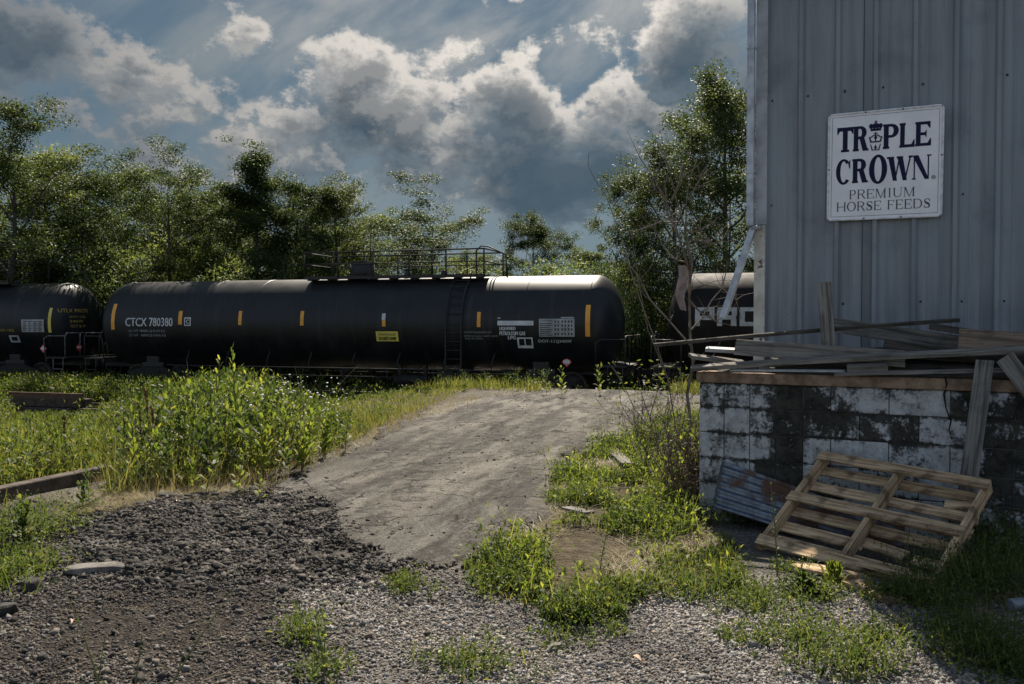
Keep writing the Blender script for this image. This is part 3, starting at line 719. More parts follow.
# --- pallet (rectangle fitted to its four corners)
PO = Vector((1.6727, 6.2075, .0604)); PU = Vector((.67215, -.73848, -.0536)); PV = Vector((.64423, .54761, .53393)); PN = PU.cross(PV).normalized()
if PN.y > 0: PN = -PN
PW, PH = 1.2, 1.04
pal = empty('wooden_pallet', PO, 0, 'weathered wooden pallet with broken slats leaning on the block wall', 'pallet')
def PP(u, v, n_): return PU * (u * PW) + PV * (v * PH) + PN * n_
for k, v in enumerate((.045, .50, .955)):
    plank('bottom_board', PP(0, v, -.008), PP(1, v + (.0 if k != 1 else .01), -.008), .092, .017, M_PALLET, parent=pal, face=PN, seed=k)
for k, u in enumerate((.018, .5, .982)):
    plank('stringer', PP(u, 0, -.062), PP(u, 1, -.062), .036, .09, M_PALLET, parent=pal, face=PN, seed=10 + k)
for k, (v, u0, u1, w) in enumerate([(.03, 0, 1, .09), (.165, 0, 1, .09), (.30, 0, .52, .09), (.335, .48, .76, .085), (.285, .80, 1, .085), (.455, 0, 1, .09), (.60, 0, 1, .10), (.735, 0, 1, .09), (.905, 0, .98, .09)]):
    dv = -.03 if k == 3 else (.02 if k == 8 else 0)
    plank('deck_board', PP(u0, v, -.117), PP(u1, v + dv, -.117), w, .016, M_PALLET, parent=pal, face=PN, seed=20 + k)
# broken tongue of the slat near the upper right
plank('broken_slat', PP(.80, .80, -.100), PP(.985, .86, -.117), .07, .015, M_PALLET, parent=pal, face=PN, seed=33)

# flat boards lying on the ground under the pallet
def gp(px, py, up=0.02): p = ground_at(px, py); p.z += up; return p
plank('board', gp(795, 570, .03), gp(855, 586, .04), .16, .02, M_PALLET, 'pale broken board flat on the ground at the pallet foot', 'board', seed=41)
plank('board', gp(850, 586, .02), gp(898, 607, .02), .14, .02, M_PALLET, 'pinkish splintered board lying nearest the gravel below the pallet', 'board', seed=42)
plank('board', gp(862, 574, .06), gp(930, 592, .05), .09, .02, M_PALLET, 'short pale board half under the pallet corner', 'board', seed=43)
plank('board', gp(610, 452, .04), gp(628, 470, .06), .14, .02, M_GREYWOOD, 'grey board end among the green weeds beside the road', 'board', seed=44)
plank('board', gp(566, 512, .03), gp(590, 520, .05), .10, .02, M_GREYWOOD, 'small grey wood scrap in the weeds by the cracked paving edge', 'board', seed=45)

# --- corrugated sheets
def corrugated(name, P00, P10, P11, P01, mat_, label, pitch=.068, amp=.011):
    """waves run along P00->P10"""
    P00, P10, P11, P01 = map(Vector, (P00, P10, P11, P01)); H = (P01 - P00).length
    nu, nv = 24, int(H / pitch * 8); nrm = (P10 - P00).cross(P01 - P00).normalized(); vs = []
    for j in range(nv + 1):
        v = j / nv
        for i in range(nu + 1):
            u = i / nu; p = (P00 * (1 - u) + P10 * u) * (1 - v) + (P01 * (1 - u) + P11 * u) * v
            vs.append(p + nrm * (amp * sin(v * H / pitch * 2 * pi) + .03 * sin(u * 2.2 + v)))
    fs = [(j * (nu + 1) + i, j * (nu + 1) + i + 1, (j + 1) * (nu + 1) + i + 1, (j + 1) * (nu + 1) + i) for j in range(nv) for i in range(nu)]
    mb = MB(); mb.add(vs, fs, True); o = mb.build(name, mat_, label=label, cat='metal sheet')
    so = o.modifiers.new('thick', 'SOLIDIFY'); so.thickness = .0015; return o
def m_corr(t):
    co = geopos(t); n = t.noise(co, 4, 7, .65); n2 = t.noise(co, 14, 6, .7)
    c = t.mix(t.ramp(n2, .3, .7), (.20, .235, .28), (.09, .105, .13)); ru = t.ramp(n, .44, .58)
    c = t.mix(ru, c, t.mix(n2, (.05, .03, .02), (.16, .08, .045)))
    t.put(t.p.inputs['Base Color'], c); t.put(t.p.inputs['Metallic'], t.ramp(ru, 0, 1, .75, 0)); t.put(t.p.inputs['Roughness'], t.ramp(ru, 0, 1, .42, .9))
M_CORR = material('corrugated steel', m_corr)
corrugated('corrugated_sheet', wp(712, 507, .30), wp(905, 572, .42), wp(905, 527, .02), wp(722, 463, .02), M_CORR, 'rust spotted corrugated metal sheet leaning on the wall behind the pallet')
corrugated('corrugated_sheet', wp(880, 566, .42), wp(1060, 600, .48), wp(1060, 566, .15), wp(880, 538, .12), M_CORR, 'dark corrugated metal sheet on the ground right of the pallet')

# --- sign
M_SIGNWHITE = simple('enamel white', (.86, .86, .87), (.78, .78, .80), .35, scale=5)
M_NAVY = simple('navy lettering', (.008, .009, .045), (.012, .014, .05), .6, spec=.2)
M_INK = simple('dark lettering', (.012, .02, .022), None, .4)
M_RIM = simple('pale rim', (.85, .85, .87), (.6, .6, .62), .4, scale=20)
tl = wall_hit(828, 116, SP, .05); tr = wall_hit(941, 105.5, SP, .05); bl_ = wall_hit(828, 220, SP, .05); br = wall_hit(941, 215, SP, .05)
print('sign', tl[:2], tr[:2], bl_[:2], br[:2])
SX = tl[2]; SWX = tr[2] - tl[2]; SWY = bl_[2] - tl[2]; SW = SWX.length; SH = SWY.length
yaw = atan2(SWX.y, SWX.x); tiltv = SWX.normalized()
sign = empty('sign', (SX + SWY), 0, 'square white feed sign with navy crown lettering on the grey siding', 'sign')
sX = SWX.normalized(); sY = -(SWY - SWY.dot(sX) * sX).normalized(); sZ = sX.cross(sY)
sh_v = -SWY; shear = sh_v.dot(sX)
M4 = Matrix((sX, sY, sZ)).transposed().to_4x4(); M4.translation = SX + SWY; sign.matrix_world = M4
SH = sh_v.dot(sY)
mb = MB(); mb.box(0, SW, 0, SH, -.012, 0); mb.build('panel', M_SIGNWHITE, sign, bevel=.004)
mb = MB(); rr = .016; pr = [(-.004, rr), (-.004, SH - rr), (rr, SH + .004), (SW - rr, SH + .004), (SW + .004, SH - rr), (SW + .004, rr), (SW - rr, -.004), (rr, -.004), (-.004, rr)]
mb.tube([(x, y, .0) for x, y in pr], .0095, 8, False); mb.build('rim', M_RIM, sign)
mb = MB(); iw = .0028; q = .022
mb.box(q, SW - q, q, q + iw, .0006, .0012); mb.box(q, SW - q, SH - q - iw, SH - q, .0006, .0012); mb.box(q, q + iw, q + iw, SH - q - iw, .0006, .0012); mb.box(SW - q - iw, SW - q, q + iw, SH - q - iw, .0006, .0012)
mb.build('border_line', M_INK, sign)
for (u, v) in ((.33, 1.0), (.66, 1.0), (.33, 0), (.66, 0), (0, .48), (1, .55)):
    mb = MB(); mb.tube([(u * SW, v * SH, -.002), (u * SW, v * SH, .012)], .007, 8); mb.build('bolt', M_SCREW, sign)

def arc_poly(cx, cy, rx, ry, a0, a1, ti, n=14):
    """ring pieces; ti(angle) = inward thickness (x, y)"""
    out = []
    for i in range(n):
        q = []
        for a_ in (a0 + (a1 - a0) * i / n, a0 + (a1 - a0) * (i + 1) / n):
            tx, ty = ti(a_); q.append(((cx + rx * cos(a_), cy + ry * sin(a_)), (cx + (rx - tx) * cos(a_), cy + (ry - ty) * sin(a_))))
        out.append([q[0][0], q[1][0], q[1][1], q[0][1]])
    return out
def rc(x0, y0, x1, y1): return [(x0, y0), (x1, y0), (x1, y1), (x0, y1)]
def glyph(ch, T, t, s=.0):
    """serif capital in the unit square. T stem width, t hairline height, s serif overhang"""
    P = []; sf = t * .8
    def stem(x, y0=0, y1=1, foot=True, head=True, w=T):
        P.append(rc(x, y0, x + w, y1))
        if foot: P.append(rc(x - s, y0, x + w + s, y0 + sf))
        if head: P.append(rc(x - s, y1 - sf, x + w + s, y1))
    ring = lambda a_: (T * 1.05, t)
    if ch == 'T': P.append(rc(.5 - T / 2, 0, .5 + T / 2, 1)); P.append(rc(.5 - T / 2 - s, 0, .5 + T / 2 + s, sf)); P.append(rc(0, 1 - t * 1.3, 1, 1)); P += [[(0, .72), (t * .5, .72), (t * 1.6, 1 - t), (0, 1 - t)], [(1, .72), (1 - t * .5, .72), (1 - t * 1.6, 1 - t), (1, 1 - t)]]
    elif ch in 'PR':
        stem(s); yb = .44 if ch == 'P' else .48; ry = (1 - yb) / 2; cy = 1 - ry; cx = .50
        P.append(rc(s + T, 1 - t, cx, 1)); P.append(rc(s + T, yb, cx, yb + t)); P += arc_poly(cx, cy, .96 - cx if ch == 'P' else .90 - cx, ry, -pi / 2, pi / 2, ring)
        if ch == 'R': P.append([(.42, yb + t * .5), (.42 + T * 1.1, yb + t * .5), (1.0, 0), (1.0 - T * 1.15, 0)]); P.append(rc(.94, 0, 1.04, sf))
    elif ch == 'L': stem(s); P.append(rc(s + T, 0, 1, t)); P.append([(1, 0), (1, .30), (1 - t * .5, .30), (1 - t * 1.8, t), (1 - t * 1.8, 0)])
    elif ch in 'EF':
        stem(s); P.append(rc(s + T, 1 - t, .95, 1)); P.append([(.95, 1), (.95, .72), (.95 - t * .5, .72), (.95 - t * 1.8, 1 - t)]); P.append(rc(s + T, .5 - t / 2, .72, .5 + t / 2)); P.append([(.72, .36), (.72, .64), (.72 - t * .5, .64), (.72 - t, .5), (.72 - t * .5, .36)])
        if ch == 'E': P.append(rc(s + T, 0, 1, t)); P.append([(1, 0), (1, .30), (1 - t * .5, .30), (1 - t * 1.8, t)])
    elif ch in 'CO':
        if ch == 'O': P += arc_poly(.5, .5, .5, .52, 0, 2 * pi, lambda a_: (T * 1.1, t), 32)
        else:
            P += arc_poly(.54, .5, .54, .52, pi * .25, pi * 1.76, lambda a_: (T * 1.1, t), 26); P.append([(.93, .62), (.99, .62), (.99, 1), (.93, .93), (.84, .86)])
    elif ch == 'D': stem(s); P.append(rc(s + T, 1 - t, .46, 1)); P.append(rc(s + T, 0, .46, t)); P += arc_poly(.46, .5, .52, .5, -pi / 2, pi / 2, ring, 18)
    elif ch == 'W':
        k = T * .75; h = t * .9
        P += [[(.03, 1), (.03 + k, 1), (.30 + k / 2, 0), (.30 - k / 4, 0)], [(.30, 0), (.30 + h * .6, 0), (.50 + h * .4, 1), (.50 - h * .3, 1)], [(.40, 1), (.40 + k, 1), (.70 + k / 2, 0), (.70 - k / 4, 0)], [(.70, 0), (.70 + h * .6, 0), (.94 + h * .4, 1), (.94 - h * .3, 1)], rc(-.02, 1 - sf, .03 + k + s, 1), rc(.40 - s, 1 - sf, .40 + k + s, 1), rc(.86, 1 - sf, 1.02, 1)]
    elif ch == 'N':
        h = t; P += [rc(.08, 0, .08 + h, 1), rc(.88 - h, 0, .88, 1), [(.0, 1), (.06 + T, 1), (.88, 0), (.88 - T * .8, 0)], rc(0, 0, .08 + h + s, sf), rc(.88 - h - s, 1 - sf, 1.0, 1)]
    elif ch == 'M':
        h = t; P += [rc(.07, 0, .07 + h * .8, 1), rc(.93 - T, 0, .93, 1), [(.04, 1), (.07 + T, 1), (.52, 0), (.47, 0)], [(.47, 0), (.53, 0), (.93 - T * .2, 1), (.93 - T * .7, 1)], rc(0, 0, .07 + h + s, sf), rc(.93 - T - s, 0, 1, sf), rc(0, 1 - sf, .1, 1), rc(.93 - T * .6, 1 - sf, 1, 1)]
    elif ch == 'I': stem(.5 - T / 2)
    elif ch == 'H': stem(s); stem(1 - s - T); P.append(rc(s + T, .5 - t / 2, 1 - s - T, .5 + t / 2))
    elif ch == 'U':
        stem(s, .35, 1, False); P.append(rc(.86 - t * .3, .35, .86 + t * .5, 1)); P.append(rc(.78, 1 - sf, .99, 1)); P += arc_poly((s + .86 + t * .5) / 2, .36, (.86 + t * .5 - s) / 2, .38, pi, 2 * pi, lambda a_: (T if cos(a_) < 0 else T * .5, t * 1.2), 14)
    elif ch == 'S':
        cs = [(.90, .74), (.84, .90), (.5, .97), (.17, .88), (.12, .72), (.30, .58), (.62, .47), (.86, .34), (.85, .14), (.5, .03), (.16, .08), (.08, .28)]
        ws = [.03, .05, t * .5, t * .8, T * .55, T * .6, T * .62, T * .6, T * .5, t * .5, .05, .03]
        for i in range(len(cs) - 1):
            (x0, y0), (x1, y1) = cs[i], cs[i + 1]; dx, dy = x1 - x0, y1 - y0; l = math.hypot(dx, dy); nx, ny = -dy / l, dx / l; a_, b_ = ws[i], ws[i + 1]
            P.append([(x0 + nx * a_, y0 + ny * a_), (x1 + nx * b_, y1 + ny * b_), (x1 - nx * b_, y1 - ny * b_), (x0 - nx * a_, y0 - ny * a_)])
        P += [rc(.87, .66, .93, .95), rc(.05, .04, .11, .36)]
    return P
def put_glyphs(mb, items, z=.0016, thick=.0012):
    k = 0
    for ch, u0, u1, v0, v1, T, t, s in items:      # v measured from the top of the sign
        for poly in glyph(ch, T, t, s):
            zz = z + (k % 9) * .00012; k += 1
            pts = [((u0 + (u1 - u0) * x) * SW, (1 - v1 + (v1 - v0) * y) * SH, zz) for x, y in poly]
            mb.add(pts, [tuple(range(len(pts)))])
mb = MB(); tb, ts, tsf = .30, .13, .07
put_glyphs(mb, [('T', .072, .222, .125, .36, .30, .12, .10), ('R', .218, .355, .125, .36, .30, .11, .05), ('P', .487, .632, .128, .358, .30, .11, .05), ('L', .632, .765, .13, .357, .30, .12, .05), ('E', .768, .905, .132, .355, .30, .12, .05),
                ('C', .067, .198, .43, .665, .28, .09, .05), ('R', .215, .355, .432, .66, .30, .11, .05), ('O', .368, .530, .41, .675, .27, .09, .05), ('W', .530, .745, .435, .66, .30, .10, .02), ('N', .748, .912, .437, .66, .26, .07, .05)])
mb.build('headline_lettering', M_NAVY, sign)
mb = MB(); it = []
def row_(word, u0, u1, v0, v1):
    W = {'I': .5, 'M': 1.25, 'S': .75, 'E': .85, 'F': .8, 'P': .8, ' ': .45, 'H': 1.1, 'O': 1.08, 'U': 1.05, 'R': .95, 'D': 1.05}
    gap = .16; tot = sum(W[c] for c in word) + gap * (len(word) - 1); k = (u1 - u0) / tot; u = u0
    for c in word:
        if c != ' ':
            f = .8 / (W[c]); it.append((c, u, u + W[c] * k, v0, v1, .17 * f, .055, .06 * f))
        u += (W[c] + gap) * k
row_('PREMIUM', .195, .775, .725, .812); row_('HORSE FEEDS', .08, .91, .838, .925); put_glyphs(mb, it)
# registered mark
for p_ in arc_poly(.5, .5, .5, .5, 0, 2 * pi, lambda a_: (.12, .12), 16): mb.add([((.915 + x * .036) * SW, (1 - .665 + y * .036) * SH, .002) for x, y in p_], [(0, 1, 2, 3)])
put_glyphs(mb, [('R', .925, .942, .638, .656, .25, .15, 0)]); mb.build('small_lettering', M_INK, sign)
# crown emblem standing in for the letter I
mb = MB()
def em(poly, k=0): mb.add([((.36 + x * .125) * SW, (1 - .375 + y * .285) * SH, .0018 + k * .00013) for x, y in poly], [tuple(range(len(poly)))])
def disc(x, y, r, k=0, ry=None): em([(x + r * cos(a_), y + (ry or r * .55) * sin(a_)) for a_ in np.linspace(0, 2 * pi, 12, endpoint=False)], k)
em(rc(.12, .68, .88, .76), 1)
for i, x in enumerate((.16, .38, .62, .84)): disc(x, .84, .15, 2 + i, .085)
disc(.5, .86, .14, 6, .09); em(rc(.46, .93, .54, 1.02), 7); em(rc(.38, .96, .62, .985), 8)
for p_ in arc_poly(.5, .40, .42, .16, .15 * pi, .85 * pi, lambda a_: (.10, .035), 10): em(p_, 3)
em(rc(.46, .34, .54, .64), 4); em(rc(.34, .585, .66, .61), 5); em(rc(.14, .30, .86, .345), 6); disc(.5, .46, .12, 7, .05); disc(.08, .46, .07, 1); disc(.92, .46, .07, 2)
em([(.1, .31), (.04, .47), (.12, .47), (.22, .34)], 3); em([(.9, .31), (.96, .47), (.88, .47), (.78, .34)], 4)
em([(.22, .06), (.12, .24), (.18, .25), (.30, .08)], 2); em([(.78, .06), (.88, .24), (.82, .25), (.70, .08)], 3); em(rc(.22, .04, .78, .07), 4); em([(.5, .24), (.58, .15), (.54, .07), (.46, .07), (.42, .15)], 5); em(rc(.36, .12, .64, .14), 6)
mb.build('crown_emblem', M_NAVY, sign)

# ------------------------------------------------------------------ railway
TYAW = atan2(TD.y, TD.x); RAILZ = -.90
def m_tank(t):
    co = objco(t); x, y, z = t.sep(co); n = t.noise(co, .9, 6, .6); st = t.noise(t.comb(t.m('MULTIPLY', x, 5), y, t.m('MULTIPLY', z, .5)), 1.0, 6, .6)
    c = t.mix(t.ramp(n, .35, .7), (.007, .008, .010), (.014, .016, .019)); c = t.mix(t.m('MULTIPLY', t.ramp(st, .52, .72), .35), c, (.05, .047, .042))
    dust = t.m('MULTIPLY', t.ramp(z, 3.4, 3.95), .5); c = t.mix(dust, c, (.065, .062, .058))
    low = t.ramp(z, 1.25, .85); c = t.mix(t.m('MULTIPLY', low, .6), c, (.10, .088, .075))
    t.put(t.p.inputs['Base Color'], c); t.put(t.p.inputs['Roughness'], t.ramp(n, .3, .7, .38, .50)); t.p.inputs['Specular IOR Level'].default_value = .38
M_TANK = material('black tank paint', m_tank)
M_BLK = simple('black steel', (.012, .012, .013), (.028, .025, .022), .6, scale=5, bmp=.1)
M_TRUCK = simple('truck steel', (.010, .009, .008), (.022, .018, .014), .8, scale=8, bmp=.2)
M_WHEEL = simple('wheel steel', (.022, .018, .015), (.045, .036, .03), .6, metal=.4, scale=8)
M_RUST = simple('rusty rail', (.13, .07, .04), (.07, .045, .03), .7, metal=.2, scale=10, bmp=.2)
M_RAILTOP = simple('worn rail head', (.42, .40, .38), None, .35, metal=.8)
M_TIE = simple('wooden sleeper', (.07, .055, .04), (.03, .025, .02), .95, scale=7, bmp=.4)
M_WHITE = simple('white marking', (.70, .72, .74), (.5, .52, .54), .6, scale=3)
M_GREYMARK = simple('dull marking', (.40, .42, .43), (.26, .27, .28), .6, scale=3)
M_ORANGE = simple('amber reflector', (.85, .40, .05), (.72, .32, .04), .5, scale=3)
M_YELLOW = simple('yellow marking', (.72, .62, .12), (.6, .5, .1), .6, scale=3)
M_AMBERTEXT = simple('amber lettering', (.55, .36, .08), None, .6)
M_RED = simple('placard red', (.65, .06, .05), None, .5)
M_PALEPIPE = simple('worn handrail', (.16, .16, .16), (.06, .06, .06), .6, scale=6)

def track(off, s0, s1, label, name='railway_track', headmat=None):
    o_ = TRK + TN * off; tr = empty(name, (o_.x, o_.y, RAILZ), TYAW, label, 'railway track')
    for sgn in (-1, 1):
        y = sgn * .7525; mb = MB()
        pr = [(-.07, -.17), (.07, -.17), (.07, -.155), (.012, -.135), (.012, -.045), (.036, -.035), (.036, -.002), (-.036, -.002), (-.036, -.035), (-.012, -.045), (-.012, -.135), (-.07, -.155)]
        n = len(pr); vs = [(s0, y + a_, b_) for a_, b_ in pr] + [(s1, y + a_, b_) for a_, b_ in pr]
        mb.add(vs, [(i, (i + 1) % n, n + (i + 1) % n, n + i) for i in range(n)] + [tuple(range(n - 1, -1, -1)), tuple(range(n, 2 * n))])
        r_ = mb.build('rail', M_RUST, tr); mb = MB(); mb.box(s0, s1, y - .03, y + .03, -.001, .001); mb.build('rail_head', M_RAILTOP, r_)
    tie = None; s = s0 + .2; c = 0
    while s < s1 and c < 95:
        if tie is None:
            mb = MB(); mb.box(-.11, .11, -1.3, 1.3, -.34, -.172); tie = mb.build('sleeper', M_TIE, tr, bevel=.01); t_ = tie
        else: t_ = tie.copy(); COL.objects.link(t_); t_.parent = tr
        t_.location = (s, random.Random(c).uniform(-.05, .05), random.Random(c).uniform(-.01, .005)); t_.rotation_euler = (0, 0, random.Random(c + 9).uniform(-.03, .03)); s += .56; c += 1
    return tr
track(0, -38, 14, 'railway track carrying the black tank cars')
sp_ = at(48, 400, 26); sz_ = hz(sp_.x, 26); pile = empty('sleeper_pile', (sp_.x, 26, sz_), TYAW + .02, 'low dark pile of old sleepers with a rusty rail on top', 'sleeper pile')
for k_, (y_, z_) in enumerate([(-.28, .12), (.0, .12), (.28, .12), (-.15, .36), (.14, .36)]):
    mb = MB(); mb.box(-1.2 + .05 * k_, 1.15 + .04 * k_, y_ - .125, y_ + .125, z_ - .11, z_ + .11); mb.build('sleeper', M_TIE, pile, bevel=.012)
mb = MB(); mb.box(-1.3, 1.35, -.19, -.07, .475, .50); mb.box(-1.3, 1.35, -.145, -.115, .50, .60); mb.box(-1.3, 1.35, -.165, -.095, .60, .64); mb.build('rail', M_RUST, pile)
track(-6.3, -36, -9.5, 'overgrown siding track showing through the green weeds in front of the train')

TC = Vector((2.69, 28.1)) - TD * 8.7      # centre of the main car
RAD, TCZ, HB, HD = 1.525, 2.375, 8.7, .80
def car_frame(c2):
    return Matrix.Translation((c2.x, c2.y, RAILZ)) @ Matrix.Rotation(TYAW, 4, 'Z')
def tank_hit(Minv, px, py):
    """local (x, angle) on the shell where the sight line meets it; angle measured from straight towards us, upwards"""
    o = Minv @ Vector((0, 0, CAMZ)); d = (Minv @ at(px, py, 1.0)) - o
    oy, oz, dy, dz = o.y, o.z - TCZ, d.y, d.z; A = dy * dy + dz * dz; B = 2 * (oy * dy + oz * dz); C = oy * oy + oz * oz - RAD * RAD
    dis = max(B * B - 4 * A * C, 0); t_ = (-B - sqrt(dis)) / (2 * A); p = o + d * t_
    return p.x, atan2(p.z - TCZ, -p.y)
def on_shell(x, a_, off): return Vector((x, -(RAD + off) * cos(a_), TCZ + (RAD + off) * sin(a_)))
def text_mesh(s):
    cu = bpy.data.curves.new('t', 'FONT'); cu.body = s; cu.size = 1; cu.resolution_u = 2; o = bpy.data.objects.new('t', cu); COL.objects.link(o)
    dg = bpy.context.evaluated_depsgraph_get(); me = bpy.data.meshes.new_from_object(o.evaluated_get(dg))
    V = np.array([v.co[:2] for v in me.vertices]); F = [tuple(p.vertices) for p in me.polygons]
    bpy.data.objects.remove(o); bpy.data.curves.remove(cu); bpy.data.meshes.remove(me)
    V -= V.min(0); V /= V.max(0); return V, F
class Deco:
    """markings laid on a car's shell, given by where the photograph shows them"""
    def __init__(s, root, c2): s.root = root; s.inv = car_frame(c2).inverted()
    def patch(s, name, px0, py0, px1, py1, mat_, off=.010, parent=None):
        mb = MB(); s._patch(mb, px0, py0, px1, py1, off); return mb.build(name, mat_, parent or s.root)
    def _patch(s, mb, px0, py0, px1, py1, off=.004):
        xa, aa = tank_hit(s.inv, px0, (py0 + py1) / 2); xb, _ = tank_hit(s.inv, px1, (py0 + py1) / 2)
        _, a0 = tank_hit(s.inv, (px0 + px1) / 2, py0); _, a1 = tank_hit(s.inv, (px0 + px1) / 2, py1); n = max(1, int(abs(a0 - a1) / .06) + 1)
        vs = []
        for i in range(n + 1): a_ = a1 + (a0 - a1) * i / n; vs += [on_shell(xa, a_, off), on_shell(xb, a_, off)]
        mb.add(vs, [(i * 2, i * 2 + 1, i * 2 + 3, i * 2 + 2) for i in range(n)])
    def text(s, name, txt, px0, py0, px1, py1, mat_, off=.012, parent=None, bold=0):
        mb = MB(); s._text(mb, txt, px0, py0, px1, py1, off, bold); return mb.build(name, mat_, parent or s.root)
    def _text(s, mb, txt, px0, py0, px1, py1, off=.012, bold=0):
        V, F = text_mesh(txt)
        xa, _ = tank_hit(s.inv, px0, (py0 + py1) / 2); xb, _ = tank_hit(s.inv, px1, (py0 + py1) / 2)
        _, a0 = tank_hit(s.inv, (px0 + px1) / 2, py0); _, a1 = tank_hit(s.inv, (px0 + px1) / 2, py1)
        for k in range(bold + 1):
            dx = k * .013
            mb.add([on_shell(xa + (xb - xa) * u + dx, a1 + (a0 - a1) * v, off + k * .0006) for u, v in V], F)

def make_truck():
    t_ = empty('truck')
    mb = MB(); mb.box(-.30, .30, -1.15, 1.15, .42, .70); mb.box(-.17, .17, -.35, .35, .70, .86); mb.build('bolster', M_TRUCK, t_, bevel=.02)
    for sg in (-1, 1):
        mb = MB(); y = sg * 1.0
        pts = [(-1.12, .50), (-1.12, .66), (-.75, .70), (-.38, .86), (.38, .86), (.75, .70), (1.12, .66), (1.12, .50), (.72, .46), (.36, .24), (-.36, .24), (-.72, .46)]
        n = len(pts); vs = [(x, y - .07, z) for x, z in pts] + [(x, y + .07, z) for x, z in pts]
        mb.add(vs, [(i, (i + 1) % n, n + (i + 1) % n, n + i) for i in range(n)] + [tuple(range(n - 1, -1, -1)), tuple(range(n, 2 * n))])
        for k in (-.15, 0, .15): mb.tube([(k, y - sg * -.10, .30), (k, y + sg * .10, .68)], .05, 8)
        for k in (-.89, .89): mb.tube([(k, y, .457), (k, y + sg * .14, .457)], .095, 12)
        mb.build('side_frame', M_TRUCK, t_, bevel=.012)
        for k in (-.89, .89):
            mb = MB(); yy = sg * .75; w = [(-.07, .08), (-.065, .44), (-.045, .485), (-.03, .485), (-.028, .457), (.06, .455), (.065, .40), (.02, .36), (.02, .16), (.09, .14), (.09, 0.0)]
            n = 32; vs = []
            for yo, r_ in w:
                for i in range(n): a_ = 2 * pi * i / n; vs.append((k + r_ * cos(a_), yy + sg * yo, .457 + r_ * sin(a_)))
            mb.add(vs, [(j * n + i, j * n + (i + 1) % n, (j + 1) * n + (i + 1) % n, (j + 1) * n + i) for j in range(len(w) - 1) for i in range(n)], True)
            mb.build('wheel', M_WHEEL, t_)
    mb = MB()
    for k in (-.89, .89): mb.tube([(k, -.8, .457), (k, .8, .457)], .08, 10)
    mb.build('axle', M_TRUCK, t_); return t_
truck0 = make_truck()
def add_truck(root, x, first=[True]):
    if first[0]: first[0] = False; t_ = truck0; t_.parent = root
    else: t_ = copy_tree(truck0, root)
    t_.location = (x, 0, 0)

